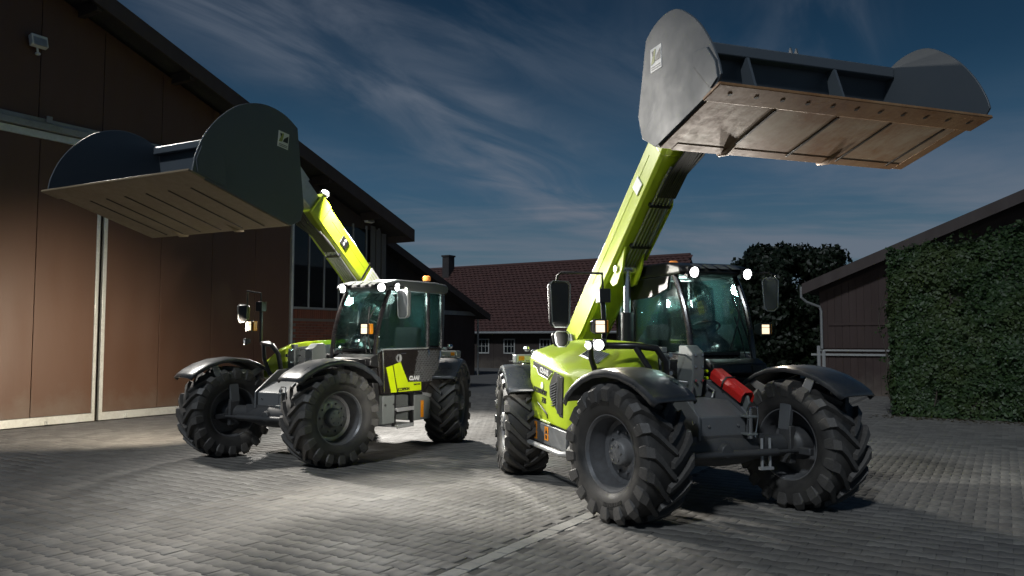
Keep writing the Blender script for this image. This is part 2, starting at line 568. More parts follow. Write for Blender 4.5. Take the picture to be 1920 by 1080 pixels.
class MB:
    def __init__(s):
        s.v, s.f, s.m, s.cur, s.st = [], [], [], 0, []

    def add(s, verts, faces):
        o = len(s.v)
        s.st.append((o, len(s.f)))
        s.v += [tuple(p) for p in verts]
        for f in faces:
            s.f.append(tuple(i + o for i in f))
            s.m.append(s.cur)
        return s

    def box(s, c, d, rot=None):
        x, y, z = (k / 2 for k in d)
        p = [Vector((a * x, b * y, e * z)) for e in (-1, 1) for b in (-1, 1) for a in (-1, 1)]
        if rot:
            q = Matrix.Rotation(rot[2], 3, 'Z') @ Matrix.Rotation(rot[1], 3, 'Y') @ Matrix.Rotation(rot[0], 3, 'X')
            p = [q @ k for k in p]
        c = Vector(c)
        return s.add([k + c for k in p], [(0, 2, 3, 1), (4, 5, 7, 6), (0, 1, 5, 4), (2, 6, 7, 3), (0, 4, 6, 2), (1, 3, 7, 5)])

    def bb(s, lo, hi):
        return s.box([(a + b) / 2 for a, b in zip(lo, hi)], [abs(b - a) for a, b in zip(lo, hi)])

    def prism(s, pts, axis, lo, hi):
        def mk(a, b, c):
            return {'x': (c, a, b), 'y': (a, c, b), 'z': (a, b, c)}[axis]
        n = len(pts)
        v = [mk(a, b, lo) for a, b in pts] + [mk(a, b, hi) for a, b in pts]
        f = [tuple(range(n))[::-1], tuple(range(n, 2 * n))]
        f += [(i, (i + 1) % n, (i + 1) % n + n, i + n) for i in range(n)]
        return s.add(v, f)

    def tube(s, pts, r, n=8, caps=True):
        pts = [Vector(p) for p in pts]
        rs = r if isinstance(r, (list, tuple)) else [r] * len(pts)
        dirs = []
        for i in range(len(pts)):
            a = pts[max(0, i - 1)]
            b = pts[min(len(pts) - 1, i + 1)]
            dirs.append((b - a).normalized())
        ref = Vector((0, 0, 1)) if abs(dirs[0].z) < 0.9 else Vector((1, 0, 0))
        nrm = dirs[0].cross(ref).normalized()
        v, f = [], []
        for i, p in enumerate(pts):
            if i:
                q = dirs[i - 1].rotation_difference(dirs[i])
                nrm = (q @ nrm).normalized()
            bn = dirs[i].cross(nrm)
            for k in range(n):
                a = 2 * math.pi * k / n
                v.append(p + rs[i] * (math.cos(a) * nrm + math.sin(a) * bn))
        for i in range(len(pts) - 1):
            for k in range(n):
                f.append((i * n + k, i * n + (k + 1) % n, (i + 1) * n + (k + 1) % n, (i + 1) * n + k))
        if caps:
            f.append(tuple(range(n))[::-1])
            f.append(tuple((len(pts) - 1) * n + k for k in range(n)))
        return s.add(v, f)

    def lathe(s, prof, n=40, c=(0, 0, 0), axis='y', closed=False):
        """prof: (radius, along) pairs turned about the axis"""
        v, f = [], []
        for r, a in prof:
            for k in range(n):
                t = 2 * math.pi * k / n
                x, z = r * math.cos(t), r * math.sin(t)
                p = {'y': (x, a, z), 'x': (a, x, z), 'z': (x, z, a)}[axis]
                v.append((p[0] + c[0], p[1] + c[1], p[2] + c[2]))
        m = len(prof)
        for i in range(m if closed else m - 1):
            j = (i + 1) % m
            for k in range(n):
                f.append((i * n + k, i * n + (k + 1) % n, j * n + (k + 1) % n, j * n + k))
        return s.add(v, f)

    def cyl(s, a, b, r, n=16):
        return s.tube([a, b], r, n)

    def grid(s, rows):
        """rows: list of equal-length point rows"""
        w = len(rows[0])
        v = [p for r in rows for p in r]
        f = []
        for i in range(len(rows) - 1):
            for j in range(w - 1):
                f.append((i * w + j, i * w + j + 1, (i + 1) * w + j + 1, (i + 1) * w + j))
        return s.add(v, f)

    def mesh(s, name, mats, angle=35, fix=True):
        me = bpy.data.meshes.new(name)
        me.from_pydata(s.v, [], s.f)
        for m in (mats if isinstance(mats, (list, tuple)) else [mats]):
            me.materials.append(m)
        me.polygons.foreach_set('material_index', s.m)
        if fix:
            b = bmesh.new()
            b.from_mesh(me)
            bmesh.ops.recalc_face_normals(b, faces=b.faces)
            b.to_mesh(me)
            b.free()
        me.shade_smooth()
        me.set_sharp_from_angle(angle=R(angle))
        return me

    def each(s, name, mats, parent=None, bevel=0.0, angle=35):
        """every added piece becomes an object of its own"""
        starts = s.st + [(len(s.v), len(s.f))]
        out = []
        for (v0, f0), (v1, f1) in zip(starts[:-1], starts[1:]):
            p = MB()
            p.add(s.v[v0:v1], [tuple(i - v0 for i in f) for f in s.f[f0:f1]])
            out.append(p.build(name, mats, parent, bevel=bevel, angle=angle))
        return out

    def build(s, name, mats, parent=None, loc=(0, 0, 0), rot=(0, 0, 0), bevel=0.0, angle=35, solid=0.0, seg=2):
        return link(name, s.mesh(name, mats, angle), parent, loc, rot, bevel, solid, seg)


def link(name, me, parent=None, loc=(0, 0, 0), rot=(0, 0, 0), bevel=0.0, solid=0.0, seg=2):
    o = bpy.data.objects.new(name, me)
    col.objects.link(o)
    o.parent = parent
    o.location = loc
    o.rotation_euler = rot
    if solid:
        m = o.modifiers.new('solidify', 'SOLIDIFY')
        m.thickness = solid
        m.offset = 0
    if bevel:
        m = o.modifiers.new('bevel', 'BEVEL')
        m.width = bevel
        m.segments = seg
        m.limit_method = 'ANGLE'
        m.angle_limit = R(32)
        m.use_clamp_overlap = True
    return o


def thing(name, label, cat, loc=(0, 0, 0), rotz=0.0, group=None):
    o = bpy.data.objects.new(name, None)
    col.objects.link(o)
    o.location = loc
    o.rotation_euler = (0, 0, rotz)
    o.empty_display_size = 0.2
    o['label'] = label
    o['category'] = cat
    if group:
        o['group'] = group
    return o


def empty_part(name, parent):
    o = bpy.data.objects.new(name, None)
    col.objects.link(o)
    o.parent = parent
    return o


def text(s, size, mat, parent, origin, xdir, up, name='lettering', extrude=0.002, bold=0.02, space=1.0, shear=0.0):
    cu = bpy.data.curves.new('lettering_curve', 'FONT')
    cu.body = s
    cu.size = size
    cu.extrude = extrude
    cu.offset = bold * size
    cu.space_character = space
    cu.shear = shear
    cu.align_x = 'CENTER'
    cu.align_y = 'CENTER'
    cu.resolution_u = 3
    tmp = bpy.data.objects.new('lettering_tmp', cu)
    col.objects.link(tmp)
    dg = bpy.context.evaluated_depsgraph_get()
    me = bpy.data.meshes.new_from_object(tmp.evaluated_get(dg))
    bpy.data.objects.remove(tmp)
    bpy.data.curves.remove(cu)
    me.materials.clear()
    me.materials.append(mat)
    o = bpy.data.objects.new(name, me)
    col.objects.link(o)
    o.parent = parent
    x = Vector(xdir).normalized()
    u = Vector(up)
    u = (u - u.dot(x) * x).normalized()
    n = x.cross(u)
    M = Matrix((x, u, n)).transposed().to_4x4()
    M.translation = Vector(origin)
    o.matrix_local = M
    return o


# ------------------------------------------------------------------ the yard: ground and interlocking pavers
U = np.array([0.527, 0.850])
U = U / np.linalg.norm(U)
N = np.array([U[1], -U[0]])

yard = MB()
yard.add([(-250, -60, -0.0055), (250, -60, -0.0055), (250, 400, -0.012), (-250, 400, -0.0055)], [(0, 1, 2, 3)])
yard_o = yard.build('yard', SAND)
yard_o['kind'] = 'structure'

PL, PW, PA, GAP, CH = 0.20, 0.165, 0.011, 0.0010, 0.0028
# outline of one stone: wide ends, narrow waist (neighbours lock into it)
XS = [0.0, 0.22, 0.32, 0.68, 0.78, 1.0]
YS = [PA, PA, -PA, -PA, PA, PA]
up_edge = [((x - 0.5) * PL, PW / 2 + y) for x, y in zip(XS, YS)]
outl = np.array(up_edge[::-1] + [(x, -y) for x, y in up_edge])       # counter-clockwise


def inset(poly, d):
    n = len(poly)
    out = []
    for i in range(n):
        a, b, c = poly[i - 1], poly[i], poly[(i + 1) % n]
        e1 = (b - a) / np.linalg.norm(b - a)
        e2 = (c - b) / np.linalg.norm(c - b)
        n1 = np.array([-e1[1], e1[0]])
        n2 = np.array([-e2[1], e2[0]])
        k = n1 + n2
        k = k / max(0.3, (k @ n1))
        out.append(b + d * k)
    return np.array(out)


P_side = inset(outl, GAP)
P_top = inset(outl, GAP + CH)
NV = len(outl)


def stone_verts():
    v = np.zeros((3 * NV, 3))
    v[:NV, :2] = P_side
    v[:NV, 2] = -0.016
    v[NV:2 * NV, :2] = P_side
    v[NV:2 * NV, 2] = -CH * 0.7
    v[2 * NV:, :2] = P_top
    return v


SV = stone_verts()
SF = [tuple(range(2 * NV, 3 * NV))]
for i in range(NV):
    j = (i + 1) % NV
    SF.append((i, j, NV + j, NV + i))
    SF.append((NV + i, NV + j, 2 * NV + j, 2 * NV + i))

STRIP_N = float(np.array([0.678, 7.461]) @ N)      # the pale row runs along the barn direction
SHW = 0.072
stones = []
umin, umax, nmin, nmax = -3, 26, -16, 16
n_rows = int((umax - umin) / PW)
for r in range(n_rows):
    uu = umin + r * PW
    off = 0.5 * (r % 2)
    for c in range(int((nmax - nmin) / PL)):
        nn = nmin + (c + off) * PL
        x, y = uu * U + nn * N
        if y < 5.2 or y > 24 or abs(x) > 0.67 * y + 0.4:
            continue
        if abs(nn - STRIP_N) < SHW + PL / 2 - 0.03 and abs(nn - STRIP_N) + 0.0 < SHW + 0.02:
            continue
        stones.append((y, x, uu, nn))
stones.sort()
rotp = math.atan2(N[1], N[0])


def place_arr(uu, nn, jit):
    v = SV.copy()
    tz, ta, tb = jit
    v[:, 2] += tz + ta * v[:, 0] + tb * v[:, 1]
    v[:, 0] += nn
    if abs(nn - STRIP_N) < SHW + PL / 2:           # cut at the pale row
        if nn > STRIP_N:
            v[:, 0] = np.maximum(v[:, 0], STRIP_N + SHW + 0.003)
        else:
            v[:, 0] = np.minimum(v[:, 0], STRIP_N - SHW - 0.003)
    w = np.zeros_like(v)
    w[:, 0] = v[:, 0] * N[0] + (v[:, 1] + uu) * U[0]
    w[:, 1] = v[:, 0] * N[1] + (v[:, 1] + uu) * U[1]
    w[:, 2] = v[:, 2]
    return w


def np_mesh(name, verts, faces_flat, sizes, mats):
    me = bpy.data.meshes.new(name)
    me.vertices.add(len(verts))
    me.vertices.foreach_set('co', np.asarray(verts, dtype=np.float32).ravel())
    me.loops.add(len(faces_flat))
    me.loops.foreach_set('vertex_index', np.asarray(faces_flat, dtype=np.int32))
    me.polygons.add(len(sizes))
    starts = np.concatenate([[0], np.cumsum(sizes)[:-1]]).astype(np.int32)
    me.polygons.foreach_set('loop_start', starts)
    me.update(calc_edges=True)
    me.validate()
    for m in (mats if isinstance(mats, (list, tuple)) else [mats]):
        me.materials.append(m)
    return me


SFL = np.array([i for f in SF for i in f], dtype=np.int32)
SSZ = np.array([len(f) for f in SF], dtype=np.int32)
stone_me = np_mesh('paver', SV, SFL, SSZ, PAVER)
single, rest = [], []
for st in stones:
    near_strip = abs(st[3] - STRIP_N) < SHW + PL / 2
    if len(single) < 280 and not near_strip and abs(st[1]) < 0.655 * st[0]:
        single.append(st)
    else:
        rest.append(st)
for (y, x, uu, nn) in single:
    o = bpy.data.objects.new('paver', stone_me)
    o.parent = yard_o
    o.location = (x, y, rng.normal(0, 0.0012))
    o.rotation_euler = (rng.normal(0, 0.0022), rng.normal(0, 0.0022), rotp)
    col.objects.link(o)
allv = np.concatenate([place_arr(uu, nn, (rng.normal(0, 0.0008), rng.normal(0, 0.0022), rng.normal(0, 0.0022))) for (y, x, uu, nn) in rest])
allf = np.concatenate([SFL + 3 * NV * i for i in range(len(rest))])
o = link('paving_stones', np_mesh('paving_stones', allv, allf, np.tile(SSZ, len(rest)), PAVER), yard_o)
o['kind'] = 'stuff'
# the pale row of setts
sb = MB()
sb.prism([(-0.082, -0.068), (0.082, -0.068), (0.082, 0.068), (-0.082, 0.068)], 'z', -0.014, 0.0)
sett_me = sb.mesh('pale_sett', PALEPAVE)
k = 0
for i in range(-6, 110):
    uu = umin + i * 0.17
    x, y = uu * U + STRIP_N * N
    if 5.2 < y < 20:
        o = link('pale_sett', sett_me, yard_o, (x, y, 0.001 + rng.normal(0, 0.001)), (rng.normal(0, 0.005), rng.normal(0, 0.005), math.atan2(U[1], U[0])), bevel=0.005)
        k += 1
# dim concrete beyond the pavers
far = MB()
far.add([(-120, 24.05, -0.003), (120, 24.05, -0.003), (120, 120, -0.003), (-120, 120, -0.003)], [(0, 1, 2, 3)])
o = far.build('far_yard', make_paver('far_yard_paving', (0.18, 0.175, 0.165), (0.16, 0.155, 0.148), (0.14, 0.135, 0.125)))
o['kind'] = 'structure'

# ------------------------------------------------------------------ left barn (local x along the front wall, y into the building)
BA = np.array([-9.23, 14.44])
barn = thing('barn', 'large brown gabled barn with sliding doors on the left of the yard', 'barn', (BA[0], BA[1], 0), math.atan2(U[1], U[0]))
S0, S1 = -7.0, 10.36          # wall ends along s
RIDGE = -2.2


def rooftop(s, k=0.370, tip=10.85, zt=4.86):
    return zt + (tip - max(s, 2 * RIDGE - s)) * k


FT = 0.34                      # depth of the verge board
gap = 0.006
joints = [-7.0, -5.75, -4.5, -3.25, -2.0, -0.78, 0.46, 1.72, 3.05, 4.35, 5.58, 6.74]
# upper sheets of the gable
for a, b in zip(joints[:-1], joints[1:]):
    m = MB()
    a2, b2 = a + gap, b - gap
    pts = [(a2, 5.62), (b2, 5.62), (b2, rooftop(b2) - 0.3), (a2, rooftop(a2) - 0.3)]
    if a2 < RIDGE < b2:
        pts.insert(3, (RIDGE, rooftop(RIDGE) - 0.3))
    m.prism(pts, 'y', 0.0, 0.03)
    m.build('wall_panel', BARN, barn, bevel=0.004)
m = MB()
m.prism([(S0, -0.02), (S1, -0.02), (S1, rooftop(S1) - 0.33), (RIDGE, rooftop(RIDGE) - 0.33), (S0, rooftop(S0) - 0.33)], 'y', 0.032, 0.25)
m.bb((S1 - 0.24, 0.25, -0.02), (S1, 14, 4.4))
m.build('wall', TIMBER, barn)
# sliding door leaves
for (a, b, js) in ((-3.3, 1.68, [-3.24, -2.0, -0.78, 0.46, 1.62]), (1.76, 6.72, [1.84, 3.05, 4.35, 5.58, 6.68])):
    fr = MB()
    fr.bb((a, -0.11, 0.02), (b, -0.04, 0.175))
    fr.bb((a, -0.11, 5.42), (b, -0.04, 5.56))
    if a < 0:
        fr.bb((b - 0.065, -0.11, 0.177), (b, -0.04, 5.418))
    else:
        fr.bb((a, -0.11, 0.177), (a + 0.075, -0.04, 5.418))
    d = fr.build('door', GALV, barn, bevel=0.006)
    for j0, j1 in zip(js[:-1], js[1:]):
        p = MB()
        p.bb((j0 + gap, -0.09, 0.181), (j1 - gap, -0.045, 5.416))
        p.build('door_panel', BARN, d, bevel=0.004)
    for s in (a + 0.6, a + (0.62 if a < 0 else 0.9) + 2.1, b - 0.9):
        p = MB()
        p.bb((s - 0.06, -0.14, 0.03), (s + 0.06, -0.112, 0.11))
        p.cyl((s, -0.17, 0.075), (s, -0.135, 0.075), 0.045, 12)
        p.build('door_roller', GALV, d)
m = MB()
m.bb((S0, -0.20, 5.575), (6.74, -0.005, 5.70))
m.bb((S0, -0.14, 5.702), (6.74, -0.005, 5.80))
m.build('door_rail', RAIL, barn, bevel=0.008)
for s in (-4.4, -2.6, -0.9, 0.55, 2.4, 4.3, 6.1):
    p = MB()
    p.bb((s - 0.05, -0.23, 5.72), (s + 0.05, -0.202, 5.84))
    p.build('rail_bracket', RAIL, barn)
m = MB()
m.bb((6.745, -0.09, -0.01), (6.80, -0.002, 5.56))
m.build('corner_strip', GALV, barn)
# brick base with a soldier course, each brick its own
m = MB()
m.bb((6.81, -0.045, -0.01), (S1, -0.002, 2.40))
m.build('mortar_bed', MORTAR, barn)
bw, bh = 0.24, 0.0715
br = MB()
br.bb((-0.115, -0.016, -0.0305), (0.115, 0.012, 0.0305))
brick_me = br.mesh('brick', BRICK)
cnt = 0
lowb = MB()
for r in range(30):
    z = 0.03 + r * bh + 0.0305
    if z > 2.13:
        break
    x = 6.94 + (0.12 if r % 2 else 0.0)
    while x < S1 - 0.1:
        if z > 1.25 and x < 9.9 and cnt < 190:
            link('brick', brick_me, barn, (x, -0.045 - rng.uniform(0.0, 0.004), z), (0, rng.normal(0, 0.004), 0))
            cnt += 1
        else:
            lowb.box((x, -0.047, z), (0.23, 0.028, 0.061))
        x += bw
o = lowb.build('brickwork', BRICK, barn)
o['kind'] = 'stuff'
x = 6.86
while x < S1 - 0.02:
    link('brick', brick_me, barn, (x, -0.047, 2.275), (0, R(90) + rng.normal(0, 0.006), 0))
    x += 0.0745
# glazed front with steel bars
m = MB()
m.bb((6.80, -0.09, 2.402), (S1 - 0.3, -0.002, 2.455))
gl = m.build('window_frame', RAIL, barn)
xs = [6.81 + i * 0.545 for i in range(7)]
for i, x in enumerate(xs):
    p = MB()
    p.bb((x - 0.022, -0.075, 2.457), (x + 0.022, -0.03, 4.85 - 0.0 * i))
    p.build('glazing_bar', RAIL, barn)
    if i < 6:
        p = MB()
        p.bb((x + 0.024, -0.055, 2.457), (xs[i + 1] - 0.024, -0.047, 4.75))
        p.build('window_pane', WPANE, barn)
m = MB()
m.prism([(6.80, 4.752), (10.10, 4.752), (10.10, rooftop(10.10) - 0.335), (6.80, rooftop(6.80) - 0.335)], 'y', -0.028, 0.028)
m.build('gable_boarding', TIMBER, barn)
for s in (9.75, 9.98, 10.22):
    p = MB()
    p.bb((s - 0.09, -0.13, 0.0), (s + 0.09, -0.095, rooftop(s) - 0.4))
    p.build('corner_board', worn_paint('grey_board', (0.10, 0.10, 0.10), 0.6, amount=0.3) if s == 9.75 else MATS['grey_board'], barn, bevel=0.004)
# roof
rf = MB()
tip = 10.85
far_tip = 2 * RIDGE - tip
rf.prism([(tip, rooftop(tip) - 0.02), (RIDGE, rooftop(RIDGE) - 0.02), (far_tip, rooftop(tip) - 0.02), (far_tip, rooftop(tip) - 0.16), (RIDGE, rooftop(RIDGE) - 0.17), (tip, rooftop(tip) - 0.16)], 'y', -0.66, 15)
rf_o = rf.build('roof', ROOFD, barn)
m = MB()
m.prism([(tip + 0.02, rooftop(tip)), (RIDGE, rooftop(RIDGE) + 0.02), (RIDGE, rooftop(RIDGE) - FT), (tip + 0.02, rooftop(tip) - FT)], 'y', -0.72, -0.662)
m.build('verge_board', FASCIA, rf_o, bevel=0.006)
m = MB()
m.bb((tip + 0.022, -0.70, rooftop(tip) - 0.36), (tip + 0.07, 14.9, rooftop(tip) + 0.0))
m.build('eave_board', FASCIA, rf_o)
for s in (-1.0, 1.2, 3.3, 5.4, 7.5, 9.4):
    p = MB()
    p.box((s, -0.33, rooftop(s) - 0.30), (0.12, 0.64, 0.22))
    p.build('purlin', TIMBER, rf_o)


def bar_world(s, y, z):
    p = BA + s * U + y * np.array([-U[1], U[0]])
    return (p[0], p[1], z)


for (s, z, lab) in ((0.34, 7.24, 'white box floodlight high on the brown gable at the far left'), (9.55, 5.05, 'small white floodlight hanging under the barn eave near the corner')):
    fx = thing('flood_lamp', lab, 'lamp', bar_world(s, 0, z), math.atan2(U[1], U[0]), 'floodlights on the barn gable')
    p = MB()
    p.box((0, -0.13, 0.0), (0.30, 0.12, 0.22), (R(-15), 0, 0))
    p.build('lamp_housing', WHITEP, fx, bevel=0.012)
    p = MB()
    p.box((0, -0.196, -0.016), (0.24, 0.012, 0.16), (R(-15), 0, 0))
    p.build('lamp_glass', LAMPS if z > 99 else LGREY, fx)
    if z > 6:
        p = MB()
        p.tube([(0, 0.0, -0.04), (0, -0.09, -0.10), (0, -0.12, -0.22)], 0.02, 8)
        p.lathe([(0.0, -0.26), (0.04, -0.255), (0.05, -0.23), (0.035, -0.21), (0.0, -0.20)], 12, (0, -0.12, 0), 'z')
        p.build('sensor', WHITEP, fx)

# ------------------------------------------------------------------ second barn behind
B2 = (-1.69, 36.0)
barn2 = thing('barn', 'dark lower barn with its gable end behind the left machine', 'barn', (B2[0], B2[1], 0), math.atan2(U[1], U[0]))


def roof2(s):
    return 3.05 + (-0.45 - max(s, -18 - s)) * 0.385


m = MB()
m.prism([(-18, -0.02), (0, -0.02), (0, 2.62), (-9, roof2(-9) - 0.2), (-18, 2.62)], 'y', 0.0, 12)
w2 = m.build('wall', TIMBER, barn2)
m = MB()
m.prism([(0.35, roof2(0.35)), (-9, roof2(-9) + 0.02), (-18.35, roof2(0.35)), (-18.35, roof2(0.35) - 0.24), (-9, roof2(-9) - 0.24), (0.35, roof2(0.35) - 0.24)], 'y', -0.55, 12.4)
m.build('roof', ROOFD, barn2)
m = MB()
m.prism([(0.38, roof2(0.38)), (-9, roof2(-9) + 0.04), (-9, roof2(-9) - 0.28), (0.38, roof2(0.38) - 0.28)], 'y', -0.61, -0.552)
m.build('verge_board', FASCIA, barn2)
m = MB()
m.bb((-7.5, -0.10, 2.66), (0.0, -0.002, 2.84))
m.build('lintel', RAIL, barn2)
m = MB()
m.bb((-2.75, -0.06, 0.0), (-0.12, -0.002, 2.64))
d2 = m.build('door', RTIMBER, barn2)
x = -7.3
while x < -2.9:
    p = MB()
    p.bb((x + 0.005, -0.035, 0.0), (x + 0.24, -0.002, 2.62))
    p.build('board', TIMBER, barn2)
    x += 0.245
p = MB()
p.cyl((0.08, -0.12, 0.0), (0.08, -0.12, 2.5), 0.045, 10)
p.build('downpipe', RAIL, barn2)

# ------------------------------------------------------------------ house with a tiled roof at the back
H0 = (1.14, 42.7)
house = thing('house', 'low farmhouse with a big red tiled roof at the back of the yard', 'house', (H0[0], H0[1], 0), math.atan2(N[1], N[0]))
HL, HR = -13.5, 7.2
EZ, EY, RZ, RY = 1.97, -0.55, 6.0, 3.7
m = MB()
m.prism([(0, -0.02), (7.4, -0.02), (7.4, 2.25), (RY, RZ - 0.3), (0, 2.25)], 'x', HL, HR)
m.build('wall', TIMBER, house)
n_course = 26
crs = MB()
slope = math.atan2(RZ - EZ, RY - EY)
sl = math.hypot(RZ - EZ, RY - EY)
cs, sn = math.cos(slope), math.sin(slope)


def rp(x, d, h):
    return (x, EY + d * cs - h * sn, EZ + d * sn + h * cs)


tw = 0.30
for c in range(n_course):
    d0 = sl * c / n_course
    d1 = sl * (c + 1) / n_course + 0.06
    nt = int((HR + 0.3 - HL) / tw)
    for i in range(nt):
        x0 = HL + i * tw + (0.15 if c % 2 else 0)
        jz = rng.normal(0, 0.006)
        a = [rp(x0 + 0.01, d0, 0.075 + jz), rp(x0 + tw / 2, d0, 0.105 + jz), rp(x0 + tw - 0.01, d0, 0.075 + jz),
             rp(x0 + 0.01, d1, 0.02), rp(x0 + tw / 2, d1, 0.05), rp(x0 + tw - 0.01, d1, 0.02),
             rp(x0 + 0.01, d0, 0.0), rp(x0 + tw - 0.01, d0, 0.0)]
        crs.add(a, [(0, 1, 4, 3), (1, 2, 5, 4), (6, 7, 2, 1, 0)])
m = MB()
m.prism([(EY, EZ - 0.1), (RY, RZ - 0.14), (7.95, EZ - 0.1), (7.95, EZ), (RY, RZ), (EY, EZ)], 'x', HL - 0.2, HR + 0.3)
hr = m.build('roof', FASCIA, house)
me = bpy.data.meshes.new('roof_tiles')
me.from_pydata(crs.v, [], crs.f)
me.materials.append(TILE)
o = link('roof_tiles', me, hr)
o['kind'] = 'stuff'
m = MB()
m.cyl((HL, RY, RZ + 0.06), (HR + 0.3, RY, RZ + 0.06), 0.11, 8)
m.build('ridge_tiles', TILE, hr)
m = MB()
m.tube([(HL, EY - 0.08, EZ - 0.02), (HR + 0.3, EY - 0.08, EZ - 0.02)], 0.07, 8)
m.build('gutter', RAIL, house)
m = MB()
m.bb((-8.35, 3.0, 5.0), (-7.85, 3.6, 6.75))
m.bb((-8.4, 2.95, 6.752), (-7.8, 3.65, 6.85))
m.build('chimney', worn_paint('soot_brick', (0.035, 0.03, 0.03), 0.85), hr)


def on_house(px):
    u = (px - 960) / 1487.8
    # point H0 + t N with x / y = u
    return (u * H0[1] - H0[0]) / (N[0] - u * N[1])


for (p0, p1) in ((897, 918), (945, 966), (1012, 1033)):
    a, b = on_house(p0), on_house(p1)
    fr = MB()
    for (lo, hi) in (((a, -0.05, 0.80), (a + 0.06, 0, 1.62)), ((b - 0.06, -0.05, 0.80), (b, 0, 1.62)), ((a + 0.06, -0.05, 0.80), (b - 0.06, 0, 0.87)), ((a + 0.06, -0.05, 1.55), (b - 0.06, 0, 1.62))):
        fr.bb(lo, hi)
    f = fr.build('window', worn_paint('window_paint', (0.42, 0.42, 0.40), 0.5, amount=0.3) if p0 == 897 else MATS['window_paint'], house)
    g = MB()
    g.bb((a + 0.061, -0.02, 0.871), (b - 0.061, -0.012, 1.549))
    g.build('window_pane', WPANE, f)
    g = MB()
    for q in (1, 2):
        x = a + (b - a) * q / 3
        g.bb((x - 0.012, -0.04, 0.872), (x + 0.012, -0.022, 1.548))
    g.bb((a + 0.062, -0.044, 1.20), (b - 0.062, -0.0405, 1.225))
    g.build('glazing_bar', MATS['window_paint'], f)
for x in np.arange(HL + 0.1, HR, 0.9):
    p = MB()
    p.bb((x, -0.012, 0.0), (x + 0.06, -0.0005, 2.1))
    p.build('batten', TIMBER, house)

# ------------------------------------------------------------------ barn on the right
B3 = (9.15, 23.6)
barn3 = thing('barn', 'dark red brown timber barn with a low gable on the right of the yard', 'barn', (B3[0], B3[1], 0), math.atan2(N[1], N[0]))
RS = 5.25


def roof3(s):
    s2 = s if s < RS else 2 * RS - s
    return 3.22 + (s2 + 0.33) * 0.405


m = MB()
m.prism([(0, -0.02), (2 * RS, -0.02), (2 * RS, roof3(0) - 0.2), (RS, roof3(RS) - 0.2), (0, roof3(0) - 0.2)], 'y', 0.0, 12)
m.build('wall', RTIMBER, barn3)
m = MB()
m.prism([(-0.36, roof3(-0.36) + 0.02), (RS, roof3(RS) + 0.02), (2 * RS + 0.36, roof3(-0.36) + 0.02), (2 * RS + 0.36, roof3(-0.36) - 0.2), (RS, roof3(RS) - 0.2), (-0.36, roof3(-0.36) - 0.2)], 'y', -0.5, 12.3)
m.build('roof', ROOFD, barn3)
m = MB()
m.prism([(-0.38, roof3(-0.38) + 0.05), (RS, roof3(RS) + 0.05), (RS, roof3(RS) - 0.27), (-0.38, roof3(-0.38) - 0.27)], 'y', -0.56, -0.502)
m.build('verge_board', FASCIA, barn3)
x = 0.03
while x < 3.4:
    for (z0, z1) in ((0.0, 1.12), (1.36, roof3(x) - 0.34)):
        p = MB()
        p.prism([(x, z0), (x + 0.19, z0), (x + 0.19, z1), (x, z1)], 'y', -0.03, -0.002)
        p.build('board', RTIMBER, barn3)
    x += 0.2
m = MB()
m.bb((-0.25, -0.10, 1.14), (4.2, -0.035, 1.20))
m.bb((0.0, -0.07, 1.27), (4.2, -0.035, 1.32))
m.build('wall_rail', RAIL, barn3)
m = MB()
m.bb((0.25, -0.06, 2.02), (4.2, -0.032, 2.10))
m.build('batten', RTIMBER, barn3)
m = MB()
m.tube([(-0.42, -0.45, roof3(-0.42) - 0.02), (-0.42, -0.45, 2.85), (-0.30, -0.35, 2.72), (0.02, -0.12, 2.58), (0.06, -0.10, 2.45), (0.06, -0.10, 1.34)], 0.04, 8)
m.build('downpipe', RAIL, barn3)

post = thing('post', 'slim pale twin post standing in front of the right barn corner', 'post', (8.09, 21.0, 0))
for dx in (0.0, 0.13):
    p = MB()
    p.bb((dx - 0.035, -0.035, 0.0), (dx + 0.035, 0.035, 1.45 - dx))
    p.build('upright', LGREY, post, bevel=0.005)

# ------------------------------------------------------------------ foliage


def leaf_mesh(name, pos, nrm, size, mat):
    n = len(pos)
    nrm = nrm / np.linalg.norm(nrm, axis=1, keepdims=True)
    ref = rng.normal(size=(n, 3))
    t = np.cross(nrm, ref)
    t /= np.linalg.norm(t, axis=1, keepdims=True)
    b = np.cross(nrm, t)
    s = size * rng.uniform(0.7, 1.2, n)[:, None]
    fold = nrm * s * 0.18
    v = np.stack([pos - t * s * 0.55, pos - b * s * 0.42 - fold, pos + t * s * 0.6, pos + b * s * 0.42 - fold], 1).reshape(-1, 3)
    idx = np.arange(n) * 4
    f = np.stack([idx, idx + 1, idx + 2, idx, idx + 2, idx + 3], 1).ravel()
    me = np_mesh(name, v, f, np.full(2 * n, 3), mat)
    return me


# ivy-clad wall at the right edge
IV0 = np.array([8.12, 17.1])
IVD = np.array([0.80, -0.60])
IVD = IVD / np.linalg.norm(IVD)
IVN = np.array([IVD[1], -IVD[0]])          # towards the yard
ivy = thing('ivy_wall', 'tall wall overgrown with dense green ivy at the right edge of the yard', 'hedge', (IV0[0], IV0[1], 0), math.atan2(IVD[1], IVD[0]))


def ivtop(s):
    return 3.42 + 0.10 * np.minimum(s, 3.0) * 1.6


m = MB()
m.prism([(0.2, 0), (6.0, 0), (6.0, 3.75), (3.0, 3.72), (0.2, 3.3)], 'y', 0.16, 1.6)
m.build('wall', worn_paint('ivy_wall_render', (0.03, 0.035, 0.02), 0.9), ivy)
def bumps(s, z, seed, k, sx):
    r2 = np.random.default_rng(seed)
    out = np.zeros_like(s)
    for _ in range(k):
        ls, lz, a, w = r2.uniform(-0.2, 6.2), r2.uniform(-0.2, 4.0), r2.uniform(-1, 1), r2.uniform(0.5, 1.6) * sx
        out += a * np.exp(-((s - ls) ** 2 + (z - lz) ** 2) / (2 * w * w))
    return out


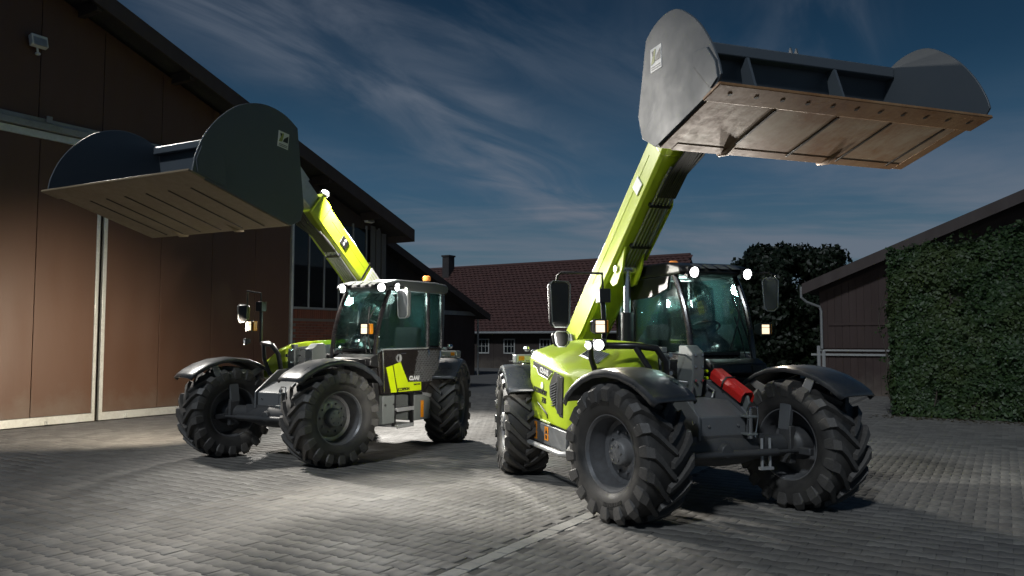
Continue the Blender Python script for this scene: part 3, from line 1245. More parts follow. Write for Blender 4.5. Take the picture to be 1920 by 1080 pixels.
n = 62000
fr_n = int(n * 0.80)
s = rng.uniform(-0.02, 6.0, fr_n)
topv = ivtop(s) + 0.07 * np.sin(s * 3.1) + 0.05 * np.sin(s * 7.7 + 1) + 0.04 * np.sin(s * 17 + 2)
z = rng.uniform(0.0, 1, fr_n) * topv
d1 = bumps(s, z, 3, 120, 0.16)
d2 = bumps(s, z, 4, 260, 0.075)
keep = rng.random(fr_n) < np.clip(0.92 + 0.55 * (0.5 * d1 + d2), 0.10, 1)
base_cut = 0.16 + 0.12 * np.sin(s * 5.3) + 0.08 * np.sin(s * 13.0 + 0.7)
keep &= (z > base_cut) | (rng.random(fr_n) < 0.35)
s, z, d1, d2, topv = (q[keep] for q in (s, z, d1, d2, topv))
k1 = len(s)
edge_f = np.clip(np.minimum((s + 0.02) / 0.30, (topv - z) / 0.25), 0, 1)
y = 0.10 - edge_f * (0.12 + 0.13 * d1 + 0.08 * d2) + rng.normal(0, 0.03, k1)
pos1 = np.stack([s, y, z], 1)
nr1 = np.stack([rng.normal(0, 0.5, k1), -1 + rng.normal(0, 0.35, k1), 0.45 + rng.normal(0, 0.5, k1)], 1)
n2 = n - fr_n
yy = rng.uniform(0.0, 1.6, n2)
side = rng.random(n2) < 0.5
zr = rng.uniform(0.03, 1, n2)
ss = np.where(side, rng.normal(0.06, 0.05, n2) + 0.09 * np.sin(zr * 21 + yy * 5) * np.sin(zr * 8), rng.uniform(0, 6, n2))
zz = np.where(side, zr * 3.42, ivtop(ss) + 0.07 * np.sin(ss * 3.1) + rng.normal(0.0, 0.06, n2))
pos2 = np.stack([ss, yy, zz], 1)
nr2 = np.where(side[:, None], np.array([-1.0, 0, 0.4]), np.array([0, -0.3, 1.0])) + rng.normal(0, 0.45, (n2, 3))
sh = []
for _ in range(46):                       # stray shoots along the top, the edge and out of the face
    t0 = rng.random()
    if t0 < 0.45:
        q = np.array([rng.uniform(0, 5.5), 0.0, 0.0])
        q[2] = ivtop(q[0])
        dv = np.array([rng.normal(0, 0.4), rng.normal(-0.2, 0.3), 1.0])
    elif t0 < 0.75:
        q = np.array([0.0, rng.uniform(0, 0.8), rng.uniform(0.3, 3.4)])
        dv = np.array([-1.0, rng.normal(0, 0.4), rng.normal(0.2, 0.5)])
    else:
        q = np.array([rng.uniform(0, 4), -0.12, rng.uniform(0.4, 3.4)])
        dv = np.array([rng.normal(0, 0.5), -0.8, rng.normal(-0.4, 0.5)])
    dv = dv / np.linalg.norm(dv)
    for kk in range(9):
        sh.append(q + dv * kk * 0.032 + rng.normal(0, 0.018, 3) + np.array([0, 0, -0.0012 * kk * kk]))
sh = np.array(sh)
lit = np.stack([rng.uniform(-0.3, 5.5, 420), -np.abs(rng.normal(0.0, 0.35, 420)) - 0.02, np.full(420, 0.008)], 1)
P_all = np.concatenate([pos1, pos2, sh])
N_all = np.concatenate([nr1, nr2, rng.normal(0, 1, (len(sh), 3)) + np.array([0, -0.6, 0.4])])
o = link('ivy_leaves', leaf_mesh('ivy_leaves', P_all, N_all, 0.076 * rng.choice([0.7, 1.0, 1.3], len(P_all))[:, None], IVY), ivy)
o['kind'] = 'stuff'
o = link('leaf_litter', leaf_mesh('leaf_litter', lit, np.tile([0, 0, 1.0], (420, 1)) + rng.normal(0, 0.15, (420, 3)), 0.07, make_leaf('dry_leaf', (0.075, 0.055, 0.03), (0.045, 0.04, 0.02), (0.06, 0.05, 0.025))), ivy)
o['kind'] = 'stuff'
m = MB()
for i in range(16):
    x0 = rng.uniform(0.1, 5)
    pts = [(x0, 0.10, 0.0)]
    for q in range(8):
        pts.append((pts[-1][0] + rng.normal(0, 0.10), 0.06 + rng.normal(0, 0.02), pts[-1][2] + 0.40))
    m.tube(pts, [0.018] * 4 + [0.012] * 3 + [0.007] * 2, 5)
o = m.build('ivy_stem', BARK, ivy)
o['kind'] = 'stuff'

# the dark tree behind the right machine
tree = thing('tree', 'dark bushy tree behind the right machine and the right barn', 'tree', (11.1, 31.5, 0))
m = MB()
m.tube([(0, 0, -0.05), (0.05, 0.02, 1.0), (-0.05, 0.0, 2.0), (0.1, 0.05, 3.4)], [0.28, 0.22, 0.17, 0.07], 9)
for (a, l) in ((0.3, 1.5), (1.7, 1.4), (2.9, 1.6), (4.1, 1.3), (5.3, 1.5)):
    m.tube([(0, 0, 1.5), (math.cos(a) * l * 0.5, math.sin(a) * l * 0.5, 2.4), (math.cos(a) * l, math.sin(a) * l, 3.4)], [0.10, 0.06, 0.03], 6)
m.build('trunk', BARK, tree)
cl = []
for i in range(90):
    a = rng.uniform(0, 2 * math.pi)
    h = rng.uniform(0.5, 5.0)
    rr = 2.12 * math.sqrt(max(0.1, 1 - ((h - 2.6) / 3.2) ** 2)) * rng.uniform(0.55, 1.0)
    cl.append((rr * math.cos(a), rr * math.sin(a), h, rng.uniform(0.45, 0.8)))
cl += [(0, 0, 4.7, 0.7), (-0.7, 0, 4.6, 0.6), (0.9, -0.2, 4.6, 0.6), (-1.9, 0, 3.6, 0.4), (1.95, 0, 3.7, 0.4)]
pp, nn_ = [], []
for (cx, cyy, cz, r) in cl:
    k = int(520 * r / 0.6)
    d = rng.normal(size=(k, 3))
    d /= np.linalg.norm(d, axis=1, keepdims=True)
    rad = r * rng.uniform(0.45, 1.08, k)[:, None]
    pp.append(np.array([cx, cyy, cz]) + d * rad * np.array([1, 1, 0.8]))
    nn_.append(d + rng.normal(0, 0.5, (k, 3)))
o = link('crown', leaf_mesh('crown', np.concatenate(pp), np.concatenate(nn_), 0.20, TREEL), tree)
o['kind'] = 'stuff'
# ------------------------------------------------------------------ wheels
TR, TW = 0.632, 0.25


def tyre_mesh():
    m = MB()
    prof = [(0.335, -0.19), (0.35, -0.215), (0.40, -0.245), (0.47, -0.258), (0.53, -0.252), (0.565, -0.232), (0.583, -0.19), (0.590, -0.10), (0.592, 0.0)]
    prof = prof + [(r, -a) for r, a in prof[:-1][::-1]]
    m.lathe(prof, 72)
    path = [(-0.02, 0.588, 0), (0.07, 0.586, 0), (0.15, 0.582, 0), (0.212, 0.572, 12), (0.248, 0.552, 48), (0.262, 0.515, 80), (0.262, 0.468, 88)]
    hts = [0.048, 0.048, 0.050, 0.052, 0.034, 0.009, 0.001]
    wt = [0.022, 0.026, 0.031, 0.039, 0.048, 0.050, 0.044]
    wb = [0.034, 0.039, 0.046, 0.056, 0.064, 0.066, 0.060]
    nl = 18
    for k in range(nl):
        for s in (1, -1):
            t0 = 2 * math.pi * (k + (0.5 if s < 0 else 0)) / nl
            v = []
            arc = 0
            for i, (yy, r, al) in enumerate(path):
                ay = max(0, min(yy, 0.20))
                ph = t0 + 1.0 * ay / 0.59 + (0.06 if i >= 4 else 0.03 if i == 3 else 0)
                al = R(al)
                nr, ny = math.cos(al), math.sin(al)
                for (w, h) in ((-wb[i], -0.012), (-wt[i], hts[i]), (wt[i], hts[i]), (wb[i], -0.012)):
                    rr = r + nr * h
                    a = ph + w / 0.6
                    v.append((rr * math.cos(a), s * (yy + ny * h), rr * math.sin(a)))
            f = []
            for i in range(len(path) - 1):
                for j in range(3):
                    f.append((i * 4 + j, i * 4 + j + 1, (i + 1) * 4 + j + 1, (i + 1) * 4 + j))
            e = (len(path) - 1) * 4
            f += [(3, 2, 1, 0), (e, e + 1, e + 2, e + 3)]
            m.add(v, f)
    return m.mesh('tyre', RUBBER, 30)


def rim_mesh(dish, side):
    m = MB()
    prof = [(0.322, 0.185), (0.338, 0.212), (0.350, 0.212), (0.352, 0.200), (0.336, 0.180), (0.333, 0.10), (0.312, 0.06), (0.312, -0.06), (0.333, -0.10), (0.336, -0.180), (0.352, -0.2), (0.350, -0.212), (0.338, -0.212), (0.322, -0.185), (0.318, -0.11), (0.296, -0.07), (0.296, dish - 0.03), (0.298, dish)]
    prof2 = [(0.298, dish), (0.255, dish - 0.012), (0.225, dish + 0.012), (0.150, dish + 0.022), (0.0, dish + 0.022)]
    a = [(r, y * side) for r, y in prof]
    m.lathe(a, 56)
    m.lathe([(r, y * side) for r, y in prof2], 56)
    m.lathe([(r, y * side) for r, y in ((0.298, dish), (0.296, 0.05), (0.318, 0.11), (0.322, 0.185))], 56)
    m.lathe([(r, y * side) for r, y in ((0.296, dish - 0.03), (0.0, dish - 0.02))], 40)
    for i in range(10):
        t = 2 * math.pi * i / 10
        x, z = 0.185 * math.cos(t), 0.185 * math.sin(t)
        m.cyl((x, side * (dish + 0.01), z), (x, side * (dish + 0.045), z), 0.014, 6)
    return m.mesh('rim', RIMG, 40)


def hub_mesh(dish, side):
    m = MB()
    d = dish + 0.022
    m.lathe([(r, y * side) for r, y in ((0.128, d), (0.120, d + 0.05), (0.112, d + 0.085), (0.100, d + 0.095), (0.0, d + 0.098))], 32)
    for i in range(6):
        t = 2 * math.pi * i / 6
        x, z = 0.072 * math.cos(t), 0.072 * math.sin(t)
        m.cyl((x, side * (d + 0.09), z), (x, side * (d + 0.108), z), 0.012, 6)
    return m.mesh('hub_cap', HUBG, 40)


def mark_mesh(side):
    # moulded sidewall marking: a dark band of small raised blocks at the top and the bottom of the tyre
    m = MB()
    r2 = random.Random(5)
    for c in (100, 282):
        a = c - 17
        while a < c + 17:
            w = r2.uniform(1.6, 3.0)
            for (r0, r1) in ((0.428, 0.458), (0.464, 0.478)):
                if r0 > 0.46 and r2.random() < 0.35:
                    continue
                v = []
                for yy in (0.236, 0.2615):
                    for (rr, aa) in ((r0, a), (r1, a), (r1, a + w), (r0, a + w)):
                        t = R(aa)
                        y2 = yy if yy < 0.25 else (0.2535 if rr < 0.44 else 0.2605)
                        v.append((rr * math.cos(t), side * y2, rr * math.sin(t)))
                m.add(v, [(0, 1, 2, 3), (4, 7, 6, 5), (0, 4, 5, 1), (1, 5, 6, 2), (2, 6, 7, 3), (3, 7, 4, 0)])
            a += w + 0.7
    return m.mesh('sidewall_marking', HOSE, 30)


TYRE = tyre_mesh()
MARKS = {s: mark_mesh(s) for s in (1, -1)}
RIMS = {(d, s): rim_mesh(d, s) for d in (0.015, 0.125) for s in (1, -1)}
HUBS = {(d, s): hub_mesh(d, s) for d in (0.015, 0.125) for s in (1, -1)}


def fender_mesh(front, side):
    m = MB()
    if front:
        pts = [(37, 0.835), (42, 0.825), (48, 0.81), (60, 0.785), (75, 0.765), (90, 0.76), (105, 0.765), (118, 0.772), (130, 0.785), (141, 0.798), (148, 0.805)]
    else:
        pts = [(34, 0.735), (40, 0.725), (48, 0.715), (60, 0.708), (75, 0.703), (90, 0.702), (105, 0.703), (120, 0.71), (135, 0.72), (150, 0.745), (160, 0.76)]
    rows = []
    for i, (a, r) in enumerate(pts):
        t = R(a)
        k = 1.0 if 0 < i < len(pts) - 1 else 0.93
        row = []
        for (yy, dr) in ((0.248, -0.07), (0.247, -0.03), (0.236, -0.007), (0.212, 0.0), (0.10, 0.006), (-0.10, 0.006), (-0.215, 0.0), (-0.238, -0.012), (-0.245, -0.05)):
            rr = r + dr
            row.append((rr * math.cos(t), side * yy * k, rr * math.sin(t)))
        rows.append(row)
    m.grid(rows)
    return m.mesh('fender', FENDER, 40)


FEND = {(f, s): fender_mesh(f, s) for f in (True, False) for s in (1, -1)}


def mat_plate(p, pts, y0, y1, mat, parent, name, bevel=0.004):
    m = MB()
    m.prism(pts, 'y', y0, y1)
    return m.build(name, mat, parent, bevel=bevel)


def lamp(parent, name, pos, direction, size, lens, housing=BLACK, side=1, round_=False):
    """a work lamp: finned housing and a lens facing 'direction' (machine frame)"""
    d = Vector(direction).normalized()
    q = Vector((1, 0, 0)).rotation_difference(d)
    # keep it upright
    yaw = math.atan2(d.y, d.x)
    pit = -math.asin(d.z)
    w, h, dp = size
    m = MB()
    m.prism([(-dp, -h * 0.35), (-dp, h * 0.35), (-0.01, h / 2), (0.0, h / 2), (0.0, -h / 2), (-0.01, -h / 2)], 'y', -w / 2, w / 2)
    o = m.build(name, housing, parent, pos, (0, pit, yaw), bevel=0.008)
    m = MB()
    if round_:
        m.lathe([(0.0, 0.006), (h * 0.37, 0.005), (h * 0.40, 0.002)], 20, (0, 0, 0), 'x')
        bz = MB()
        bz.lathe([(h * 0.39, 0.002), (h * 0.42, 0.010), (h * 0.45, 0.016), (h * 0.47, 0.008), (h * 0.47, 0.0)], 20, (0, 0, 0), 'x')
        bz.build('reflector', CHROME, o)
    else:
        m.bb((0.002, -w / 2 + 0.016, -h / 2 + 0.016), (0.010, w / 2 - 0.016, h * 0.12))
        m.bb((0.002, -w / 2 + 0.016, h * 0.16), (0.009, w / 2 - 0.016, h / 2 - 0.016))
        bz = MB()
        for (lo, hi) in (((0.0, -w / 2, -h / 2), (0.014, w / 2, -h / 2 + 0.013)), ((0.0, -w / 2, h / 2 - 0.013), (0.014, w / 2, h / 2)), ((0.0, -w / 2, -h / 2 + 0.0135), (0.014, -w / 2 + 0.013, h / 2 - 0.0135)), ((0.0, w / 2 - 0.013, -h / 2 + 0.0135), (0.014, w / 2, h / 2 - 0.0135))):
            bz.bb(lo, hi)
        bz.build('lamp_frame', BLACK, o)
        ind = MB()
        ind.bb((-0.07, w / 2 + 0.001, -h / 2 + 0.01), (0.0, w / 2 + 0.03, h / 2 - 0.01))
        ind.build('indicator', ORANGE, o, bevel=0.006)
    m.build('lens', lens, o)
    return o


def telehandler(P):
    root = thing('telehandler', P['label'], 'telehandler', (P['pos'][0], P['pos'][1], 0), P['yaw'], None)
    F = 1.405
    T = 0.958
    # ---------------- wheels and fenders
    for ax, st, dish in ((F, P['steer_f'], 0.015), (-F, P['steer_r'], 0.125)):
        for s in (1, -1):
            w = link('wheel', RIMS[(dish, s)], root, (ax, s * T, TR - 0.012), (0, 0, R(st)))
            link('tyre', TYRE, w, (0, 0, 0), (0, R(rng.uniform(0, 20)), 0))
            link('hub_cap', HUBS[(dish, s)], w)
            link('sidewall_marking', MARKS[s], w)['kind'] = 'stuff'
            f = link('fender', FEND[(ax > 0, s)], root, (ax, s * T, TR - 0.02), (0, 0, R(st)), bevel=0.0, solid=0.014)
            m = MB()
            # stay that carries the fender, with its drilled plate
            m.prism([(-0.30, 0.49), (-0.10, 0.42), (0.16, 0.42), (0.30, 0.53), (0.36, 0.66), (0.28, 0.70), (0.20, 0.56), (0.10, 0.53), (0.02, 0.60), (-0.14, 0.60), (-0.24, 0.57), (-0.40, 0.64), (-0.45, 0.60)], 'y', -s * 0.235, -s * 0.222)
            m.build('fender_stay', DGREY, f, bevel=0.004)
            m = MB()
            for i in range(3):
                for j in range(5):
                    x, z = -0.12 + j * 0.055, 0.46 + i * 0.045
                    m.cyl((x, -s * 0.221, z), (x, -s * 0.240, z), 0.011, 8)
            m.each('stay_bolt', CHROME, f)
            m = MB()
            m.prism([(-0.08, 0.15), (0.05, 0.15), (0.09, 0.44), (-0.04, 0.44)], 'y', -s * 0.242, -s * 0.19)
            m.build('stay_arm', DGREY, f, bevel=0.006)
            m = MB()
            for (a, yy) in ((78, 0.05), (84, -0.06), (84, 0.14)):
                r = 0.775
                x, z = r * math.cos(R(a)), r * math.sin(R(a))
                m.lathe([(0.0, z - 0.006), (0.022, z - 0.008), (0.024, z - 0.02)], 12, (x, s * yy, 0), 'z')
            m.each('fender_bolt', BLACK, f)
    # ---------------- axles
    for ax, st in ((F, P['steer_f']), (-F, P['steer_r'])):
        m = MB()
        m.tube([(ax, -0.72, TR - 0.02), (ax, -0.40, TR - 0.03), (ax, -0.25, TR - 0.03), (ax, 0, TR - 0.03), (ax, 0.25, TR - 0.03), (ax, 0.40, TR - 0.03), (ax, 0.72, TR - 0.02)], [0.105, 0.115, 0.15, 0.165, 0.15, 0.115, 0.105], 20)
        m.box((ax, 0, TR + 0.03), (0.22, 0.9, 0.16))
        sg = 1 if ax > 0 else -1
        m.lathe([(0.0, 0.20), (0.06, 0.198), (0.07, 0.17), (0.085, 0.12), (0.09, 0.0)], 20, (ax if sg > 0 else ax - 0.2, -0.02, TR - 0.03), 'x')
        m.tube([(ax + sg * 0.17, -0.55, TR - 0.06), (ax + sg * 0.17, 0.55, TR - 0.06)], 0.034, 12)
        m.tube([(ax + sg * 0.17, -0.78, TR - 0.06), (ax + sg * 0.17, 0.78, TR - 0.06)], 0.02, 10)
        a = m.build('axle', AXLE, root, bevel=0.008)
        for s in (1, -1):
            k = MB()
            k.lathe([(0.0, -0.19 * s), (0.10, -0.19 * s), (0.145, -0.15 * s), (0.16, -0.06 * s), (0.165, 0.03 * s)], 28)
            k.box((0.0, -0.20 * s, 0.0), (0.14, 0.08, 0.36))
            k.box((0.16, -0.17 * s, -0.05), (0.2, 0.06, 0.07))
            k.build('hub_carrier', AXLE, a, (ax, s * T, TR - 0.012), (0, 0, R(st)), bevel=0.01)
    # ---------------- chassis
    m = MB()
    m.prism([(-1.95, 0.52), (1.10, 0.52), (1.18, 0.70), (1.50, 0.70), (1.50, 0.915), (1.22, 1.045), (-1.95, 1.03)], 'y', -0.255, 0.255)
    ch = m.build('chassis', DGREY, root, bevel=0.012)
    for s in (1, -1):
        m = MB()
        m.prism([(1.53, 0.70), (1.53, 0.92), (1.12, 1.20), (0.62, 1.24), (0.40, 1.05), (0.40, 0.60), (1.15, 0.60)], 'y', s * 0.258, s * 0.285)
        m.build('frame_cheek', DGREY, ch, bevel=0.006)
        m = MB()
        for (x, z) in ((1.46, 0.86), (1.10, 0.74)):
            m.cyl((x, s * 0.284, z), (x, s * 0.30, z), 0.022, 10)
        m.each('frame_bolt', CHROME, ch)
    m = MB()
    m.cyl((1.499, 0.16, 0.83), (1.515, 0.16, 0.83), 0.012, 8)
    m.cyl((1.499, -0.16, 0.83), (1.515, -0.16, 0.83), 0.012, 8)
    m.each('frame_bolt', CHROME, ch)
    # tow pin and bracket on the nose
    m = MB()
    m.bb((1.50, 0.19, 0.905), (1.62, 0.30, 0.925))
    m.bb((1.50, 0.19, 0.74), (1.62, 0.30, 0.76))
    m.build('tow_bracket', MGREY, ch, bevel=0.004)
    m = MB()
    m.cyl((1.575, 0.245, 0.71), (1.575, 0.245, 0.97), 0.026, 14)
    m.tube([(1.575, 0.245, 0.97), (1.575, 0.25, 1.0), (1.575, 0.33, 1.0), (1.575, 0.335, 0.90), (1.575, 0.30, 0.72)], 0.009, 8)
    m.build('tow_pin', CHROME, ch)
    m = MB()
    for y in (0.40, 0.49):
        m.cyl((1.54, y, 0.42), (1.54, y, 0.70), 0.014, 8)
    m.bb((1.515, 0.375, 0.405), (1.565, 0.515, 0.43))
    m.build('u_bolt', LGREY, ch)
    # inner column between cab and hood with hydraulic blocks (seen from the front)
    m = MB()
    m.prism([(0.58, 1.05), (0.86, 1.05), (0.92, 1.30), (0.92, 1.50), (0.80, 1.575), (0.66, 1.575), (0.62, 1.4)], 'y', 0.045, 0.185)
    m.build('boom_rest', MGREY, ch, bevel=0.012)
    m = MB()
    for z in (1.22, 1.36, 1.48):
        for y in (0.075, 0.155):
            m.cyl((0.9, y, z), (0.932, y, z), 0.013, 8)
    m.each('rest_bolt', CHROME, ch)
    m = MB()
    m.bb((0.80, -0.31, 1.16), (0.88, -0.19, 1.50))
    m.bb((0.78, -0.27, 1.502), (0.86, -0.21, 1.56))
    m.build('coupling_block', MGREY, ch, bevel=0.008)
    m = MB()
    for i, z in enumerate((1.20, 1.30, 1.40, 1.48)):
        m.cyl((0.88, -0.22 if i % 2 else -0.28, z), (0.945, -0.22 if i % 2 else -0.28, z), 0.022, 12)
        m.cyl((0.80, -0.19, z), (0.80, -0.15, z), 0.016, 8)
    m.each('coupling', CHROME, ch)
    m = MB()
    m.tube([(0.84, -0.18, 1.50), (0.80, 0.0, 1.48), (0.72, 0.18, 1.46)], 0.010, 8)
    m.tube([(0.84, -0.18, 1.24), (0.80, -0.05, 1.21), (0.86, 0.02, 1.20)], 0.010, 8)
    m.tube([(1.05, -0.10, 1.05), (1.0, -0.02, 1.12), (0.9, 0.06, 1.16)], 0.012, 8)
    m.tube([(1.02, 0.20, 1.05), (1.0, 0.24, 1.12), (0.9, 0.22, 1.17)], 0.012, 8)
    m.each('hydraulic_pipe', PIPE, ch)
    m = MB()
    for i in range(7):
        y = -0.24 + i * 0.085
        m.tube([(0.35, y, 1.42 - 0.03 * i), (0.55, y + 0.02, 1.30), (0.70, y - 0.02, 1.14), (0.62, y, 1.03)], 0.016, 8)
    m.each('hydraulic_hose', HOSE, ch)
    m = MB()
    m.bb((0.10, -0.26, 1.03), (0.5, 0.20, 1.42))
    m.build('valve_block', BLACK, ch, bevel=0.02)
    m = MB()
    for z in (1.24, 1.31):
        m.lathe([(0, 0.80), (0.016, 0.80), (0.018, 0.84), (0.012, 0.85), (0, 0.85)], 10, (0, 0.265, z), 'x')
    m.each('coupling_cap', PATCH, ch)
    # rear tower that carries the boom pivot
    for s in (1, -1):
        m = MB()
        m.prism([(-2.0, 0.95), (-1.15, 0.95), (-1.25, 1.25), (-1.50, P['piv'][1] + 0.16), (-1.92, P['piv'][1] + 0.16), (-2.05, 1.2)], 'y', s * 0.215, s * 0.245)
        m.build('boom_tower', DGREY, ch, bevel=0.008)
    # rear lamp brackets
    for s in (1, -1):
        m = MB()
        m.bb((-1.90, s * 0.55, 1.16), (-1.74, s * 0.78, 1.32))
        m.bb((-1.86, s * 0.50, 1.322), (-1.72, s * 0.92, 1.44))
        m.bb((-1.82, s * 0.56, 1.442), (-1.74, s * 0.68, 1.50))
        b = m.build('rear_lamp_bracket', LGREY, root, bevel=0.02)
        m = MB()
        m.bb((-1.83, s * 0.80, 1.36), (-1.715, s * 0.88, 1.42))
        m.build('indicator', ORANGE, b, bevel=0.006)
        m = MB()
        m.lathe([(0, 1.55), (0.035, 1.54), (0.045, 1.51), (0.03, 1.48), (0, 1.475)], 14, (-1.80, s * 0.74, 0), 'z')
        m.build('marker_lamp', CHROME, b)
    # ---------------- right side: skirt box and rail
    m = MB()
    m.prism([(-0.90, 0.46), (0.10, 0.43), (0.14, 0.655), (-0.90, 0.70)], 'y', -1.005, -0.32)
    sk = m.build('battery_box', DGREY, root, bevel=0.014)
    for (x0, x1, z0, z1) in ((-0.845, -0.735, 0.485, 0.685), (-0.50, -0.39, 0.50, 0.655)):
        m = MB()
        m.bb((x0, -1.009, z0), (x1, -1.006, (z0 + z1) / 2 - 0.006))
        m.bb((x0, -1.009, (z0 + z1) / 2 + 0.004), (x1, -1.006, z1))
        st = m.build('warning_sticker', ORANGE, sk)
        m = MB()
        m.prism([(x0 + 0.025, z1 - 0.07), (x1 - 0.025, z1 - 0.07), ((x0 + x1) / 2, z1 - 0.015)], 'y', -1.0115, -1.0095)
        m.bb((x0 + 0.03, -1.0115, z0 + 0.02), (x1 - 0.03, -1.0095, z0 + 0.06))
        m.build('warning_print', BLACKP, sk)
    m = MB()
    m.tube([(-0.80, -0.85, 0.50), (-0.92, -1.02, 0.455), (-0.86, -1.07, 0.445), (0.10, -1.07, 0.425), (0.20, -1.02, 0.43), (0.26, -0.85, 0.47)], 0.030, 12)
    m.build('step_rail', LGREY, root)
    # ---------------- engine hood
    stn = [(-1.00, [(-0.985, 0.74), (-0.99, 1.42), (-0.945, 1.495), (-0.65, 1.59), (-0.30, 1.63), (-0.28, 0.95)]),
           (-0.90, [(-1.02, 0.725), (-1.02, 1.42), (-0.965, 1.505), (-0.65, 1.60), (-0.30, 1.64), (-0.28, 0.95)]),
           (-0.35, [(-1.022, 0.695), (-1.022, 1.335), (-0.965, 1.42), (-0.65, 1.575), (-0.30, 1.635), (-0.28, 0.95)]),
           (0.13, [(-1.02, 0.668), (-1.02, 1.265), (-0.96, 1.34), (-0.64, 1.53), (-0.30, 1.625), (-0.28, 0.95)]),
           (0.20, [(-0.995, 0.70), (-0.995, 1.255), (-0.94, 1.335), (-0.63, 1.525), (-0.30, 1.62), (-0.28, 0.95)]),
           (0.50, [(-0.905, 0.90), (-0.905, 1.235), (-0.86, 1.325), (-0.61, 1.505), (-0.30, 1.61), (-0.28, 1.02)]),
           (0.80, [(-0.82, 1.03), (-0.82, 1.235), (-0.78, 1.325), (-0.57, 1.485), (-0.31, 1.575), (-0.28, 1.06)]),
           (0.90, [(-0.77, 1.08), (-0.77, 1.225), (-0.74, 1.30), (-0.55, 1.43), (-0.34, 1.51), (-0.31, 1.10)])]
    m = MB()
    v = [(x, a, b) for x, sec in stn for a, b in sec]
    f = []
    ns = 6
    for i in range(len(stn) - 1):
        for j in range(ns):
            f.append((i * ns + j, i * ns + (j + 1) % ns, (i + 1) * ns + (j + 1) % ns, (i + 1) * ns + j))
    f += [tuple(range(ns)), tuple((len(stn) - 1) * ns + j for j in range(ns))]
    m.add(v, f)
    hood = m.build('engine_hood', GREEN, root, bevel=0.022, seg=3, angle=24)
    mat_plate(None, [(-0.88, 0.96), (0.78, 1.08), (0.80, 1.52), (-0.88, 1.60)], -0.279, -0.272, DGREY, hood, 'inner_panel')
    yo = -1.0225
    mat_plate(None, [(-0.155, 1.285), (0.095, 1.235), (0.062, 0.80), (-0.02, 0.805), (-0.30, 1.00), (-0.31, 1.12), (-0.25, 1.20)], yo - 0.004, yo + 0.01, BADGE, hood, 'grille', 0.003)
    m = MB()
    m.prism([(-0.068, 1.265), (-0.058, 1.262), (-0.070, 0.835), (-0.080, 0.84)], 'y', yo - 0.010, yo - 0.0045)
    for i in range(9):
        z = 0.92 + i * 0.028
        m.box((-0.185, yo - 0.008, z), (0.17 - 0.006 * (8 - i), 0.008, 0.009), (0, R(-14), 0))
    m.each('grille_slat', DGREY, hood)
    m = MB()
    m.prism([(-0.05, 1.25), (0.08, 1.22), (0.05, 0.83), (-0.06, 0.83)], 'y', yo - 0.008, yo - 0.0045)
    m.build('grille_mesh', BLACK, hood, bevel=0.002)
    mat_plate(None, [(-0.80, 1.385), (-0.20, 1.285), (-0.345, 1.20), (-0.62, 1.245), (-0.68, 1.31), (-0.80, 1.33)], yo - 0.007, yo + 0.01, BADGE, hood, 'badge_plate', 0.003)
    m = MB()
    m.tube([(-0.79, yo - 0.006, 1.322), (-0.685, yo - 0.006, 1.303), (-0.625, yo - 0.006, 1.238), (-0.345, yo - 0.006, 1.192), (-0.225, yo - 0.006, 1.262)], 0.007, 6)
    m.build('badge_trim', PALEG, hood)
    text('CLAAS', 0.085, WHITEP, hood, (-0.455, yo - 0.0085, 1.272), (1, 0, -0.17), (0, 0, 1), bold=0.035)
    text('SCORPION', 0.078, BLACKP, hood, (-0.60, yo - 0.004, 1.045), (1, 0, -0.10), (0, 0, 1), bold=0.03, shear=0.2)
    text('756', 0.085, BLACKP, hood, (-0.485, yo - 0.004, 0.945), (1, 0, -0.10), (0, 0, 1), bold=0.03, shear=0.2)
    m = MB()
    m.lathe([(0.0, 0.0), (0.052, 0.0)], 16, (-0.53, yo - 0.002, 1.10), 'y')
    m.build('emblem', PALEG, hood, solid=0.002)
    m = MB()
    m.tube([(-0.68, yo - 0.004, 0.92), (-0.52, yo - 0.004, 0.86), (-0.38, yo - 0.004, 0.80), (-0.36, yo - 0.004, 0.755)], [0.004, 0.009, 0.012, 0.004], 6)
    m.build('decal_tail', BLACKP, hood)
    m = MB()
    m.prism([(-0.58, 0.735), (-0.28, 0.715), (-0.30, 0.695), (-0.60, 0.712)], 'y', yo - 0.006, yo + 0.004)
    m.build('hood_step', PALEG, hood, bevel=0.004)
    # vents on top of the hood
    def on_top(x, y):
        # height of the hood's top facets (between the crease and the ridge)
        for (x0, s0), (x1, s1) in zip(stn[:-1], stn[1:]):
            if x0 <= x <= x1:
                k = (x - x0) / (x1 - x0)
                sec = [(p[0] + (q[0] - p[0]) * k, p[1] + (q[1] - p[1]) * k) for p, q in zip(s0, s1)]
                for a, b in zip(sec[2:4], sec[3:5]):
                    if a[0] <= y <= b[0]:
                        return a[1] + (b[1] - a[1]) * (y - a[0]) / (b[0] - a[0])
        return 1.6
    m = MB()
    rows = [[(x, y, on_top(x, y) + 0.006) for y in (-0.80, -0.72, -0.655)] for x in (0.0, 0.12, 0.30, 0.45)]
    m.grid(rows)
    vt = m.build('hood_vent', RAIL, hood, solid=0.006)
    m = MB()
    for x in np.arange(0.03, 0.44, 0.045):
        m.tube([(x, y, on_top(x, y) + 0.012) for y in (-0.785, -0.72, -0.66)], 0.006, 5)
    m.each('vent_slat', DGREY, hood)
    # guard bars ahead of the hood and the right lamp post
    m = MB()
    m.tube([(0.62, -0.95, 1.57), (0.85, -0.86, 1.575), (1.02, -0.66, 1.575), (1.06, -0.45, 1.55), (1.04, -0.34, 1.42), (1.0, -0.30, 1.12)], 0.034, 12)
    m.tube([(1.02, -0.66, 1.57), (1.10, -0.55, 1.35), (1.08, -0.45, 1.12)], 0.030, 12)
    m.tube([(0.62, -0.95, 1.57), (0.52, -0.90, 1.45), (0.50, -0.84, 1.30)], 0.03, 12)
